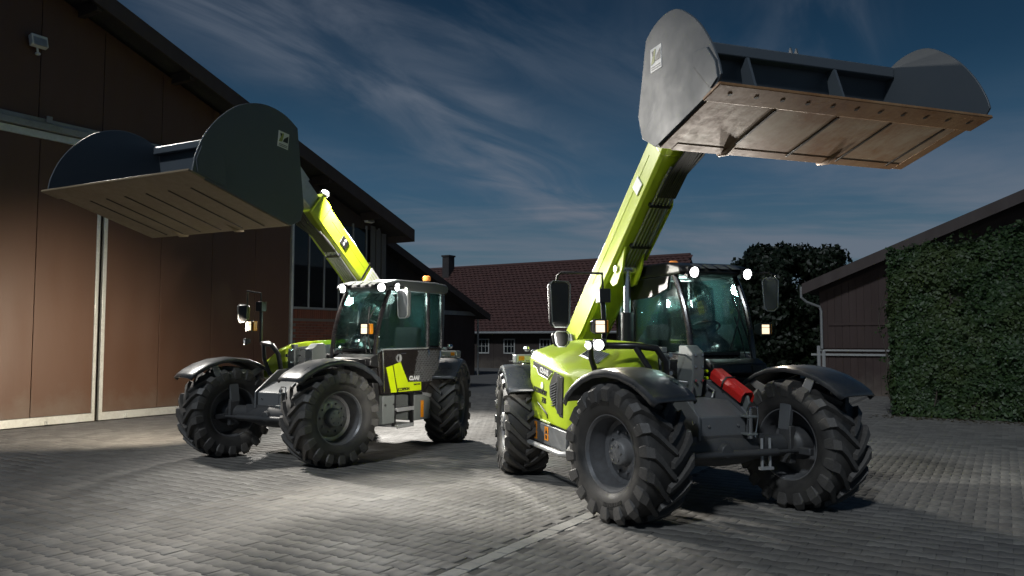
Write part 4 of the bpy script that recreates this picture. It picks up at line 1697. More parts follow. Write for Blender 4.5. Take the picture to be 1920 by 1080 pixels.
    gb = m.build('guard_bar', BLACK, root)
    hx, hy, hz = P['headR']
    m = MB()
    m.tube([(0.66, -0.95, 1.57), (hx - 0.12, hy + 0.10, 1.60), (hx - 0.12, hy + 0.09, hz + 0.20), (hx - 0.12, hy + 0.07, hz + 0.27)], 0.026, 10)
    m.bb((hx - 0.17, hy + 0.03, hz + 0.22), (hx - 0.07, hy + 0.15, hz + 0.36))
    m.build('lamp_post', BLACK, gb, bevel=0.006)
    # right mirror on its arm
    mx, my, mz = P['mirR']
    m = MB()
    m.tube([(hx - 0.12, hy + 0.09, hz + 0.30), (hx - 0.12, hy + 0.08, mz + 0.30), (mx + 0.02, my + 0.05, mz + 0.335), (mx - 0.02, my + 0.02, mz + 0.30), (mx - 0.03, my, mz + 0.08)], 0.013, 8)
    m.build('mirror_arm', BLACK, gb)

    def mirror(px_, py_, pz_, w, h, yaw, name='mirror', back=BLACK, rim=MGREY):
        m = MB()
        pr = [(-w / 2, h / 2 - 0.03), (-w / 2 + 0.03, h / 2), (w / 2 - 0.03, h / 2), (w / 2, h / 2 - 0.03), (w / 2 - 0.01, -h / 2 + 0.04), (w / 2 - 0.05, -h / 2), (-w / 2 + 0.05, -h / 2), (-w / 2 + 0.02, -h / 2 + 0.04)]
        m.prism(pr, 'x', 0.0, 0.07)
        o = m.build(name, back, root, (px_, py_, pz_), (0, 0, yaw), bevel=0.018, seg=3)
        m = MB()
        m.prism([(a * 0.88, b * 0.92) for a, b in pr], 'x', -0.004, -0.001)
        m.build('mirror_glass', MIRROR, o)
        m = MB()
        m.tube([(0.074, a * 1.01, b * 1.01) for a, b in pr] + [(0.074, pr[0][0] * 1.01, pr[0][1] * 1.01)], 0.007, 6, False)
        m.build('mirror_rim', rim, o)
        return o
    mirror(mx, my, mz, P['mirRs'][0], P['mirRs'][1], P['mirRyaw'])
    if P.get('low_mirror'):
        mirror(mx - 0.25, my + 0.12, mz - 0.36, 0.2, 0.16, P['mirRyaw'], 'wide_mirror')
    # ---------------- cab
    Y0, Y1 = 0.22, 1.06
    cab_m = MB()
    body = [(0.52, 1.22), (0.46, 0.86), (-0.62, 0.845), (-0.80, 0.98), (-0.98, 1.20), (-1.08, 1.50), (-0.72, 1.515), (-0.70, 1.49), (0.44, 1.485), (0.56, 1.42)]
    cab_m.prism(body, 'y', Y0, Y1 - 0.01)
    cab = cab_m.build('cab', GLOSSB, root, bevel=0.012)
    front = [(0.585, 1.30), (0.575, 1.50), (0.53, 1.75), (0.455, 1.98), (0.345, 2.20), (0.26, 2.345)]
    for y in (Y0 + 0.03, Y1 - 0.035):
        m = MB()
        m.tube([(x, y, z) for x, z in front], 0.034, 10)
        m.build('front_pillar', GLOSSB, cab)
    for (x0, x1) in ((-0.70, -0.70), (-1.075, -1.10)):
        for y in (Y0 + 0.03, Y1 - 0.035):
            m = MB()
            m.tube([(x0, y, 1.49), ((x0 + x1) / 2 - 0.01, y, 1.95), (x1, y, 2.36)], 0.036 if x0 > -1 else 0.042, 10)
            m.build('rear_pillar' if x0 < -1 else 'door_pillar', GLOSSB, cab)
    m = MB()
    m.prism([(-1.20, 2.37), (-1.21, 2.45), (-1.16, 2.495), (-0.85, 2.515), (0.15, 2.50), (0.42, 2.44), (0.47, 2.37), (0.42, 2.345), (-1.1, 2.345)], 'y', Y0 - 0.02, Y1 + 0.03)
    rf = m.build('cab_roof', BLACK if P['dark_roof'] else DGREY, cab, bevel=0.03, seg=3)
    m = MB()
    for i in range(4):
        y = Y0 + 0.16 + i * 0.15
        m.prism([(0.36, 2.468), (0.50, 2.415), (0.50, 2.405), (0.36, 2.455)], 'y', y, y + 0.11)
    m.each('roof_guard', DGREY, cab, bevel=0.006)
    m = MB()
    m.prism([(-1.09, 2.10), (-0.2, 2.12), (0.16, 2.20), (0.20, 2.342), (-1.09, 2.342)], 'y', Y0 - 0.012, Y0 + 0.018)
    m.build('roof_side', BLACK, cab, bevel=0.008)
    # glass
    m = MB()
    m.grid([[(x - 0.005, y, z) for y in (Y0 + 0.06, (Y0 + Y1) / 2, Y1 - 0.065)] for x, z in front[1:]])
    m.build('windscreen', GLASS, cab, solid=0.006)
    m = MB()
    m.prism([(-0.66, 1.515), (0.50, 1.50), (0.49, 1.75), (0.415, 1.98), (0.31, 2.20), (0.245, 2.34), (-0.66, 2.34)], 'y', Y1 - 0.025, Y1 - 0.019)
    m.build('door_window', DGLASS, cab)
    m = MB()
    m.prism([(-1.04, 1.53), (-0.74, 1.53), (-0.74, 2.34), (-1.055, 2.34)], 'y', Y1 - 0.025, Y1 - 0.019)
    m.build('side_window', DGLASS, cab)
    m = MB()
    m.prism([(-1.04, 1.53), (0.50, 1.50), (0.49, 1.75), (0.415, 1.98), (0.31, 2.20), (0.245, 2.34), (-1.055, 2.34)], 'y', Y0 + 0.02, Y0 + 0.026)
    m.build('inner_window', GLASS, cab)
    m = MB()
    m.add([(-1.08, Y0 + 0.07, 1.53), (-1.08, Y1 - 0.075, 1.53), (-1.10, Y1 - 0.075, 2.34), (-1.10, Y0 + 0.07, 2.34)], [(0, 1, 2, 3)])
    m.build('rear_window', RGLASS, cab, solid=0.006)
    # door details
    m = MB()
    m.tube([(0.46, Y1 + 0.002, 1.488), (0.0, Y1 + 0.002, 1.492), (-0.68, Y1 + 0.002, 1.50)], 0.010, 6)
    m.build('door_seal', LGREY, cab)
    m = MB()
    m.lathe([(0.062, 0.0), (0.060, 0.012), (0.046, 0.014), (0.042, 0.002)], 24, (0.06, Y1 - 0.008, 1.36), 'y')
    m.tube([(0.06, Y1 + 0.005, 1.40), (0.05, Y1 + 0.012, 1.36), (0.06, Y1 + 0.005, 1.32)], 0.016, 8)
    m.build('door_handle', LGREY, cab)
    m = MB()
    m.tube([(0.02, Y1 - 0.004, 1.425), (-0.10, Y1 + 0.002, 1.430)], 0.007, 6)
    m.build('door_lock', CHROME, cab)
    m = MB()
    m.tube([(0.44, Y1 + 0.015, 0.88), (0.455, Y1 + 0.02, 1.15), (0.47, Y1 + 0.015, 1.48)], 0.012, 8)
    m.tube([(-0.66, Y1 + 0.012, 1.36), (-0.665, Y1 + 0.03, 1.42), (-0.67, Y1 + 0.012, 1.47)], 0.010, 8)
    m.tube([(-0.97, Y1 + 0.01, 1.30), (-0.985, Y1 + 0.02, 1.38), (-1.0, Y1 + 0.01, 1.45)], 0.012, 8)
    m.each('grab_handle', CHROME, cab)
    yl = Y1 - 0.0085
    mat_plate(None, [(0.36, 1.235), (0.215, 1.262), (0.105, 0.872), (0.238, 0.872)], yl, yl + 0.006, PATCH, cab, 'door_patch', 0)
    mat_plate(None, [(0.190, 1.268), (0.025, 1.305), (-0.165, 1.005), (-0.50, 0.995), (-0.505, 0.868), (0.075, 0.872)], yl, yl + 0.006, PATCH, cab, 'door_patch', 0)
    text('CLAAS', 0.085, WHITEP, cab, (-0.325, yl + 0.003, 1.055), (-1, 0, 0), (0, 0, 1), bold=0.04, shear=0.15)
    text('SCORPION', 0.058, BLACKP, cab, (-0.055, yl + 0.0075, 0.905), (-1, 0, 0), (0, 0, 1), bold=0.05)
    text('VARIPOWER', 0.030, BLACKP, cab, (-0.39, yl + 0.0075, 0.960), (-1, 0, 0), (0, 0, 1), bold=0.03)
    # perforated engine-air panel behind the door: a lattice of thin bars
    m = MB()

    def inside(x, z):
        return z > 0.98 + max(0, (-0.80 - x)) * 1.2 and z < 1.47 and -1.02 < x < -0.30 - (z - 1.05) * 0.30
    for k in range(-30, 60):
        for sgn in (1, -1):
            x0 = -1.15 + k * 0.04
            seg = []
            for q in range(0, 40):
                z = 0.95 + q * 0.014
                x = x0 + sgn * (z - 1.2) * 0.62
                if inside(x, z):
                    seg.append((x, z))
            if len(seg) > 2:
                (xa, za), (xb, zb) = seg[0], seg[-1]
                m.tube([(xa, yl + 0.002, za), (xb, yl + 0.002, zb)], 0.0042, 4)
    m.build('lattice_panel', DGREY, cab)
    # front apron below the windscreen
    m = MB()
    m.prism([(0.56, 1.24), (0.76, 1.27), (0.74, 1.375), (0.60, 1.43), (0.57, 1.42)], 'y', 0.40, Y1 + 0.02)
    ap = m.build('front_apron', BLACK, cab, bevel=0.02)
    m = MB()
    m.bb((0.735, 0.88, 1.29), (0.762, 1.0, 1.36))
    m.build('apron_lamp', BLACK, cab, bevel=0.006)
    m = MB()
    m.prism([(0.46, 0.70), (0.60, 0.80), (0.66, 1.235), (0.525, 1.235), (0.465, 0.86)], 'y', 0.30, Y1 - 0.03)
    m.build('front_panel', BLACK, cab, bevel=0.02)
    # interior: seat, steering column and wheel, console
    m = MB()
    m.box((-0.45, 0.64, 1.42), (0.50, 0.48, 0.16))
    m.box((-0.70, 0.66, 1.62), (0.13, 0.44, 0.40), (0, R(-8), 0))
    m.build('seat', SEAT, cab, bevel=0.04, seg=3)
    m = MB()
    m.tube([(0.33, 0.64, 1.40), (0.20, 0.64, 1.72)], 0.045, 10)
    ring = []
    for i in range(25):
        t = 2 * math.pi * i / 24
        a = Vector((math.cos(t) * 0.19, math.sin(t) * 0.19, 0))
        a.rotate(Matrix.Rotation(R(-28), 3, 'Y'))
        ring.append((0.19 + a.x, 0.64 + a.y, 1.75 + a.z))
    m.tube(ring, 0.015, 8, False)
    for t in (0.6, 2.6, 4.7):
        a = Vector((math.cos(t) * 0.185, math.sin(t) * 0.185, 0))
        a.rotate(Matrix.Rotation(R(-28), 3, 'Y'))
        m.tube([(0.19, 0.64, 1.73), (0.19 + a.x, 0.64 + a.y, 1.75 + a.z)], 0.012, 6)
    m.build('steering_wheel', BLACK, cab)
    m = MB()
    m.box((-0.30, 0.32, 1.52), (0.70, 0.12, 0.22))
    m.box((0.42, 0.64, 1.49), (0.16, 0.56, 0.06))
    m.tube([(-0.02, 0.32, 1.60), (0.04, 0.32, 1.80)], 0.018, 8)
    m.box((0.045, 0.32, 1.83), (0.06, 0.06, 0.12))
    m.box((0.20, 0.33, 1.78), (0.03, 0.16, 0.22))
    m.build('console', BLACK, cab, bevel=0.015)
    m = MB()
    m.bb((-0.35, 0.55, 2.325), (-0.15, 0.75, 2.343))
    m.build('added_cab_panel', LAMPS, cab)  # added glowing panel that goes with the added light in the cab
    # wiper
    m = MB()
    m.tube([(0.62, 0.98, 1.44), (0.62, 0.94, 1.62), (0.55, 0.88, 1.90), (0.47, 0.84, 2.10)], 0.010, 6)
    m.tube([(0.60, 0.72, 1.52), (0.56, 0.86, 1.86), (0.46, 0.95, 2.12)], 0.008, 6)
    m.tube([(0.62, 0.90, 1.44), (0.60, 0.86, 1.64), (0.54, 0.82, 1.88)], 0.008, 6)
    m.each('wiper', BLACK, cab)
    # left mirror
    lx, ly, lz = P['mirL']
    m = MB()
    m.tube([(0.32, Y1 + 0.0, 2.34), (0.42, Y1 + 0.08, lz + 0.24), (lx + 0.03, ly - 0.02, lz + 0.245), (lx + 0.05, ly + 0.05, lz + 0.22), (lx + 0.05, ly + 0.04, lz)], 0.012, 8)
    m.build('mirror_arm', BLACK, root)
    mirror(lx, ly, lz, P['mirLs'][0], P['mirLs'][1], P['mirLyaw'], 'mirror', DGREY, LGREY)
    # beacon on its stalk
    m = MB()
    m.cyl((-0.86, 0.90, 2.49), (-0.86, 0.90, 2.545), 0.045, 14)
    bc = m.build('beacon', BLACK, cab)
    m = MB()
    m.lathe([(0.0, 2.63), (0.045, 2.628), (0.060, 2.61), (0.062, 2.56), (0.055, 2.546), (0, 2.546)], 20, (-0.86, 0.90, 0), 'z')
    m.build('beacon_lens', BEACON, root)
    # steps and boxes below the door
    m = MB()
    m.bb((0.12, 0.45, 0.43), (0.40, 1.03, 0.835))
    m.build('tool_box', MGREY, root, bevel=0.01)
    m = MB()
    m.cyl((0.34, 1.029, 0.70), (0.34, 1.037, 0.70), 0.018, 10)
    m.cyl((0.15, 1.029, 0.70), (0.15, 1.037, 0.70), 0.014, 10)
    m.each('box_lock', BLACK, root)
    m = MB()
    m.bb((-0.80, 0.45, 0.42), (-0.36, 1.03, 0.80))
    tb = m.build('tank_box', MGREY, root, bevel=0.012)
    m = MB()
    m.prism([(-0.80, 0.80), (-0.58, 0.83), (-0.58, 0.80), (-0.80, 0.74)], 'y', 1.02, 1.045)
    m.build('box_handle', LGREY, root, bevel=0.004)
    m = MB()
    m.bb((-0.605, 1.031, 0.455), (-0.53, 1.035, 0.71))
    m.build('warning_sticker', ORANGE, root)
    m = MB()
    m.bb((-0.355, 0.62, 0.40), (0.115, 0.70, 0.83))
    for z in (0.385, 0.615):
        pass
    st = m.build('step_back', BLACK, root)
    for z in (0.385, 0.625):
        m = MB()
        m.bb((-0.30, 0.72, z - 0.018), (0.115, 1.06, z + 0.018))
        m.bb((-0.30, 1.062, z - 0.035), (0.115, 1.075, z + 0.022))
        m.build('step', LGREY, root, bevel=0.004)
    m = MB()
    for x in (-0.335, 0.105):
        m.bb((x - 0.018, 0.98, 0.385), (x + 0.014, 1.03, 0.84))
    m.each('step_frame', BLACK, root)
    m = MB()
    m.bb((0.02, 0.71, 0.47), (0.08, 0.735, 0.53))
    m.build('step_reflector', ORANGE, root)
    # yellow plate on the frame nose
    if P.get('frame_plate'):
        m = MB()
        m.bb((0.92, 0.2855, 1.10), (1.13, 0.2905, 1.17))
        m.build('number_plate', ORANGE, root)
    # ---------------- boom
    ang = P['boom']
    bo_rot = (0, -R(ang), 0)
    L1 = P['boomL']
    ca, sa = math.cos(R(ang)), math.sin(R(ang))

    def b2m(u, w, y=0.0):
        return (P['piv'][0] + u * ca - w * sa, y, P['piv'][1] + u * sa + w * ca)
    m = MB()
    hw, hh = 0.188, 0.185
    secs = [(-0.25, 0.13, 0.15), (0.1, hw, 0.20), (0.9, hw, 0.215), (1.45, hw, hh), (L1 - 0.25, hw, hh), (L1 - 0.24, hw + 0.012, hh + 0.014), (L1, hw + 0.012, hh + 0.014)]
    v, f = [], []
    chm = 0.035
    for (u, a, b) in secs:
        for (yy, ww) in ((-a, -b + chm), (-a, b - chm), (-a + chm, b), (a - chm, b), (a, b - chm), (a, -b + chm), (a - chm, -b), (-a + chm, -b)):
            v.append((u, yy, ww))
    for i in range(len(secs) - 1):
        for j in range(8):
            f.append((i * 8 + j, i * 8 + (j + 1) % 8, (i + 1) * 8 + (j + 1) % 8, (i + 1) * 8 + j))
    f += [tuple(range(8)), tuple((len(secs) - 1) * 8 + j for j in range(8))]
    m.add(v, f)
    boom = m.build('boom', BOOMG, root, (P['piv'][0], 0, P['piv'][1]), bo_rot, bevel=0.006, angle=25)
    # weld line and seam along each flank
    for s in (1, -1):
        m = MB()
        m.tube([(0.3, s * hw, 0.045), (1.6, s * hw, 0.03), (L1 - 0.4, s * hw, 0.03)], 0.005, 5)
        m.build('weld_seam', BOOMG, boom)
        m = MB()
        m.prism([(0.95, 0.16), (1.30, -0.12), (1.32, -0.16), (0.5, -0.19), (0.2, -0.15), (0.3, 0.14)], 'y', s * (hw + 0.001), s * (hw + 0.014))
        m.build('pivot_plate', BOOMG, boom, bevel=0.004)
        m = MB()
        m.bb((L1 - 0.86, s * (hw + 0.001), -0.09), (L1 - 0.70, s * (hw + 0.016), 0.06))
        m.build('boom_plate', WHITEP if P['plate_white'] else BLACKP, boom, bevel=0.004)
        if not P['plate_white']:
            m = MB()
            for w in (-0.045, 0.02):
                m.lathe([(0, 0.0), (0.022, 0.0)], 12, (L1 - 0.78, s * (hw + 0.0175), w), 'y')
            m.each('plate_disc', WHITEP, boom)
    if P.get('band'):
        m = MB()
        for s in (1, -1):
            m.bb((1.97, s * (hw + 0.001), -0.19), (2.00, s * (hw + 0.006), 0.19))
        m.bb((1.97, -0.19, hh + 0.001), (2.00, 0.19, hh + 0.006))
        m.build('boom_band', BLACKP, boom)
        m = MB()
        for s in (1, -1):
            m.prism([(1.34, -0.13), (1.93, -0.145), (1.93, 0.15), (1.34, 0.15)], 'y', s * (hw + 0.0145), s * (hw + 0.019))
        m.build('boom_decal', WHITEP, boom)
        m = MB()
        for s in (1, -1):
            for q in range(5):
                w = -0.10 + q * 0.05
                m.bb((1.40, s * (hw + 0.0195), w), (1.88, s * (hw + 0.0225), w + 0.008))
        m.build('decal_print', PATCH, boom)
    # inner section and head
    iw, ih = 0.145, 0.14
    m = MB()
    m.bb((L1 - 0.6, -iw, -ih), (L1 + P['ext'], iw, ih))
    m.build('boom_inner', LGREY if P.get('inner_light') else BOOMG, boom, bevel=0.02)
    m = MB()
    e = L1 + P['ext']
    # hand-over to the bucket: head plates run down to the hitch, given in the machine frame
    bx, bz = P['hitch']
    for s in (1, -1):
        p0 = b2m(e - 0.30, 0.13)
        p1 = b2m(e + 0.05, 0.13)
        p2 = b2m(e - 0.30, -0.13)
        m.prism([(p0[0], p0[2]), (p1[0], p1[2]), (bx + 0.02, bz + 0.20), (bx + 0.02, bz - 0.16), (bx - 0.16, bz - 0.12), (p2[0], p2[2])], 'y', s * 0.15, s * 0.19)
    m.cyl((bx - 0.08, -0.24, bz - 0.05), (bx - 0.08, 0.24, bz - 0.05), 0.05, 14)
    m.bb((bx - 0.02, -0.42, bz - 0.30), (bx + 0.05, 0.42, bz + 0.42))
    m.build('boom_head', LGREY if P.get('inner_light') else BOOMG, root, bevel=0.008)
    # hoses and pipes under the boom
    m = MB()
    for i in range(6):
        y = -0.055 + i * 0.042
        m.tube([(1.55, y, -0.19), (1.65, y, -hh - 0.035), (L1 - 0.55, y, -hh - 0.035), (L1 - 0.35, y * 0.9, -hh - 0.05)], 0.0135, 8)
    m.each('boom_pipe', PIPE, boom)
    m = MB()
    m.bb((1.95, -0.085, -hh - 0.052), (1.985, 0.172, -hh - 0.001))
    m.bb((2.55, -0.085, -hh - 0.052), (2.585, 0.172, -hh - 0.001))
    m.each('pipe_clamp', BLACK, boom)
    m = MB()
    for i in range(9):
        y = -0.03 + i * 0.024
        j = rng.uniform(-0.02, 0.02)
        m.tube([(L1 - 0.75, y, -hh - 0.045), (L1 - 0.4, y + j, -hh - 0.07), (L1 - 0.1, y - j, -hh - 0.13 - abs(j)), (L1 + 0.25, y + j, -hh - 0.10), (e - 0.1, y, -0.20)], 0.017, 8)
    m.each('boom_hose', HOSE, boom)
    if P['plate_white']:
        m = MB()
        m.prism([(1.7, -hh + 0.01), (2.7, -hh + 0.01), (2.6, -hh - 0.07), (1.8, -hh - 0.07)], 'y', 0.174, 0.182)
        m.build('pipe_guard', BOOMG, boom, bevel=0.002)
    # lift cylinder between chassis and boom
    pa = Vector((-0.42, 0.0, 1.12))
    pb = Vector(b2m(1.62, -0.23))
    mid = pa + (pb - pa) * 0.62
    m = MB()
    m.cyl(pa, mid, 0.075, 20)
    m.cyl((pa.x, -0.16, pa.z), (pa.x, 0.16, pa.z), 0.05, 14)
    lc = m.build('lift_cylinder', BLACK, root)
    m = MB()
    m.cyl((pb.x, -0.16, pb.z), (pb.x, 0.16, pb.z), 0.045, 14)
    m.build('pivot_pin', CHROME, lc)
    m = MB()
    m.cyl(mid, pb, 0.042, 16)
    m.build('cylinder_rod', CHROME, lc)
    for s in (1, -1):
        m = MB()
        m.prism([(1.38, -0.12), (1.40, -0.30), (1.50, -0.36), (1.72, -0.32), (1.95, -0.18), (1.95, -0.12)], 'y', s * 0.105, s * 0.135)
        m.build('cylinder_lug', BOOMG, boom, bevel=0.006)
    # boom lamp
    if P.get('boom_lamp'):
        u, w, y = P['boom_lamp']
        m = MB()
        m.tube([(u - 0.05, y - 0.05, hh), (u - 0.05, y - 0.02, w)], 0.014, 8)
        m.build('lamp_stalk', BLACK, boom)
        lamp(boom, 'work_light', (u, y, w), (0.5, 0.5, 0.15), (0.12, 0.115, 0.07), LAMPW, BLACK, 1, True)
    # ---------------- bucket
    prof = P['bucket']           # (x, z): cutting edge, heel, back, top ...
    k0 = P['iback']
    sm = []
    crv = prof[k0:]
    for i in range(len(crv) - 1):        # the top and front edge is a smooth curve
        q0, q1, q2, q3 = crv[max(0, i - 1)], crv[i], crv[i + 1], crv[min(len(crv) - 1, i + 2)]
        for t in (0, 0.33, 0.66):
            sm.append(tuple(0.5 * (2 * b + (c - a) * t + (2 * a - 5 * b + 4 * c - d) * t * t + (3 * b - a - 3 * c + d) * t ** 3) for a, b, c, d in zip(q0, q1, q2, q3)))
    prof = prof[:k0] + sm + [crv[-1]]
    W = 1.227
    ce, heel, back = prof[0], prof[1], prof[P['iback']]
    m = MB()
    th = 0.022
    inner = prof[:P['iback'] + 1]
    lo = [(x, z) for x, z in inner]
    # shell: floor, heel curve and back as one bent plate
    v, f = [], []
    cxm = sum(p[0] for p in prof) / len(prof)
    czm = sum(p[1] for p in prof) / len(prof)
    off = []
    for (x, z) in lo:
        d = Vector((cxm - x, czm - z)).normalized()
        off.append((x + d.x * th, z + d.y * th))
    for (x, z), (x2, z2) in zip(lo, off):
        v += [(x, -W, z), (x, W, z), (x2, W, z2), (x2, -W, z2)]
    for i in range(len(lo) - 1):
        for j in range(4):
            f.append((i * 4 + j, i * 4 + (j + 1) % 4, (i + 1) * 4 + (j + 1) % 4, (i + 1) * 4 + j))
    e4 = (len(lo) - 1) * 4
    f += [(3, 2, 1, 0), (e4, e4 + 1, e4 + 2, e4 + 3)]
    m.add(v, f)
    bk = m.build('bucket', STEEL, root)
    # top lip bar along the back and inner braces
    m = MB()
    bx0, bz0 = back
    m.box((bx0 + 0.05, 0, bz0 - 0.02), (0.12, 2 * W - 0.01, 0.10))
    m.build('lip_bar', STEEL, bk, bevel=0.012)
    for y in (-0.35, 0.55):
        m = MB()
        m.prism([(bx0 + 0.02, bz0 - 0.07), (bx0 + 0.12, bz0 - 0.07), (heel[0] + 0.25, heel[1] + 0.10), (heel[0] + 0.0, heel[1] + 0.16)], 'y', y - 0.012, y + 0.012)
        m.build('brace', STEEL, bk)
    m = MB()
    for y in (0.15, 0.21):
        m.prism([(bx0 - 0.01, bz0 + 0.03), (bx0 + 0.06, bz0 + 0.03), (bx0 + 0.03, bz0 + 0.11)], 'y', y, y + 0.015)
    m.each('lifting_eye', STEEL, bk)
    # floor skin, cutting edge and strips underneath (along the floor line)
    dx, dz = heel[0] - ce[0], heel[1] - ce[1]
    Lf = math.hypot(dx, dz)
    ex = Vector((dx / Lf, 0, dz / Lf))         # from edge to heel
    en = Vector((-ex.z, 0, ex.x))
    if en.z > 0:
        en = -en                              # downwards

    def fl(a, y, h):
        p = Vector((ce[0], y, ce[1])) + ex * a + en * h
        return (p.x, p.y, p.z)

    def slab(a0, a1, y0, y1, h0, h1, name, mat, bevel=0.003):
        m = MB()
        v = [fl(a, y, h) for h in (h0, h1) for (a, y) in ((a0, y0), (a1, y0), (a1, y1), (a0, y1))]
        m.add(v, [(3, 2, 1, 0), (4, 5, 6, 7), (0, 1, 5, 4), (1, 2, 6, 5), (2, 3, 7, 6), (3, 0, 4, 7)])
        return m.build(name, mat, bk, bevel=bevel)
    fm, em = P['floor_mat'], P['edge_mat']
    slab(0.16, Lf - 0.01, -W + 0.012, W - 0.012, 0.001, 0.010, 'floor_plate', fm)
    slab(-0.06, 0.158, -W - 0.03, W + 0.03, -0.006, 0.020, 'cutting_edge', em, 0.006)
    if P['rust']:
        m = MB()
        for i in range(11):
            y = -W + 0.12 + i * (2 * W - 0.24) / 10
            a = fl(0.045, y, 0.0205)
            b = fl(0.045, y, 0.0225)
            m.cyl(a, b, 0.017, 10)
        m.each('edge_bolt', STRIP, bk)
        for s in (1, -1):
            slab(0.16, Lf - 0.02, s * (W - 0.11), s * (W - 0.013), 0.0105, 0.013, 'side_runner', em)
        slab(Lf - 0.10, Lf, -W + 0.12, W - 0.12, 0.0105, 0.013, 'heel_runner', em)
    for y in P['strips']:
        slab(P['strip_a'][0], P['strip_a'][1] * Lf, y - 0.012, y + 0.012, 0.0105, 0.018, 'wear_strip', STRIP, 0.004)
    # heel pads
    for y in (-0.62, 0.38):
        m = MB()
        c0 = fl(Lf - 0.10, y, 0.012)
        m.tube([fl(Lf - 0.20, y, 0.0), fl(Lf - 0.05, y, 0.012), fl(Lf + 0.06, y, -0.02)], [0.015, 0.036, 0.02], 12)
        m.build('heel_pad', fm, bk)
    # side plates
    cxp, czp = ce
    for s in (1, -1):
        m = MB()
        m.prism(prof, 'y', s * W, s * (W + 0.018))
        sp = m.build('side_plate', STEEL, bk, bevel=0.004)
        m = MB()
        # bolted side cutter at the front
        q = P['cutter']
        m.prism(q, 'y', s * (W + 0.0185), s * (W + 0.030))
        m.build('side_cutter', STEEL, bk, bevel=0.004)
        sx, sz = P['sticker']
        y = s * (W + 0.0182)
        m = MB()
        rot = P['sticker_rot']

        def rq(pts):
            c, n = math.cos(rot), math.sin(rot)
            return [(sx + a * c - b * n, sz + a * n + b * c) for a, b in pts]
        k = 1 if s < 0 else -1
        m.prism(rq([(-0.085, -0.095), (0.085, -0.095), (0.085, 0.095), (-0.085, 0.095)]), 'y', y, y + s * 0.003)
        m.build('maker_sticker', WHITEP, bk)
        m = MB()
        m.prism(rq([(k * 0.072, 0.065), (k * 0.01, 0.02), (k * -0.01, -0.02), (k * 0.072, -0.02)]), 'y', y + s * 0.0035, y + s * 0.0055)
        m.prism(rq([(k * -0.06, 0.07), (k * -0.03, 0.07), (k * -0.035, 0.03), (k * -0.05, 0.03)]), 'y', y + s * 0.0035, y + s * 0.0055)
        m.build('sticker_mark', BLACKP, bk)
        m = MB()
        m.prism(rq([(k * -0.075, -0.035), (k * -0.02, -0.025), (k * 0.0, 0.075), (k * -0.022, 0.08), (k * -0.06, 0.0)]), 'y', y + s * 0.0035, y + s * 0.0055)
        m.build('sticker_mark', OLIVE, bk)
        m = MB()
        for q in range(2):
            m.prism(rq([(-0.07, -0.055 - q * 0.018), (0.07, -0.055 - q * 0.018), (0.07, -0.063 - q * 0.018), (-0.07, -0.063 - q * 0.018)]), 'y', y + s * 0.0035, y + s * 0.005)
        m.each('sticker_print', DGREY, bk)
    # ---------------- lamps
    for (nm, pos, d, size, lens, rd) in P['lamps']:
        lamp(root, nm, pos, d, size, lens, BLACK, 1, rd)
    # red stop for the lift cylinder, laid on the frame
    if P.get('red_stop'):
        m = MB()
        a, b = Vector((0.96, 0.30, 1.285)), Vector((1.47, 0.30, 1.075))
        d = (b - a).normalized()
        side = Vector((0, 1, 0))
        up = d.cross(side)
        pr = [(-0.075, -0.05), (-0.075, 0.02), (-0.045, 0.065), (0.045, 0.065), (0.075, 0.02), (0.075, -0.05), (0.062, -0.05), (0.062, 0.015), (0.038, 0.052), (-0.038, 0.052), (-0.062, 0.015), (-0.062, -0.05)]
        n = len(pr)
        v = [tuple(p + side * u + up * w) for p in (a, b) for u, w in pr]
        f = [(i, (i + 1) % n, (i + 1) % n + n, i + n) for i in range(n)] + [tuple(range(n))[::-1], tuple(range(n, 2 * n))]
        m.add(v, f)
        rs = m.build('cylinder_stop', RED, root, bevel=0.006)
        m = MB()
        c = a.lerp(b, 0.42)
        pr2 = [(x * 1.06, y * 1.06 + 0.002) for x, y in pr[:6]]
        v = [tuple(c + d * k + side * u + up * w) for k in (-0.014, 0.014) for u, w in pr2]
        m.add(v, [(i, i + 1, i + 7, i + 6) for i in range(5)])
        m.build('strap', BLACKP, rs, solid=0.004)
        m = MB()
        m.prism([(1.20, 1.03), (1.44, 0.93), (1.50, 1.03), (1.48, 1.10), (1.40, 1.10)], 'y', 0.288, 0.312)
        m.build('stop_bracket', MGREY, root, bevel=0.005)
    return root


PA_ = dict(label='nearer green telehandler on the right with rusty raised bucket and red stop bar',
           pos=(1.4857, 8.9355), yaw=-1.2336, steer_f=13, steer_r=-12, piv=(-1.75, 1.545), boom=42.0, boomL=3.45, ext=0.55,
           hitch=(2.22, 3.62), iback=4, rust=True, floor_mat=RUST, edge_mat=RUSTEDGE, dark_roof=True, plate_white=True,
           bucket=[(3.325, 3.385), (2.48, 3.155), (2.27, 3.27), (2.205, 3.47), (2.345, 4.06), (2.48, 4.135), (2.66, 4.165), (2.82, 4.14), (2.97, 4.05), (3.12, 3.92), (3.26, 3.74), (3.35, 3.57), (3.385, 3.46)],
           cutter=[(3.36, 3.44), (3.27, 3.39), (3.05, 3.62), (3.06, 3.72), (3.23, 3.70), (3.33, 3.57)],
           sticker=(2.51, 3.86), sticker_rot=0.0, strips=(-0.62, -0.05, 0.46, 1.0), strip_a=(0.18, 0.93),
           headR=(0.85, -0.95, 1.785), mirR=(0.30, -1.19, 2.0), mirRs=(0.25, 0.47), mirRyaw=R(14), low_mirror=True,
           mirL=(0.56, 1.27, 2.13), mirLs=(0.17, 0.36), mirLyaw=R(-30), red_stop=True)
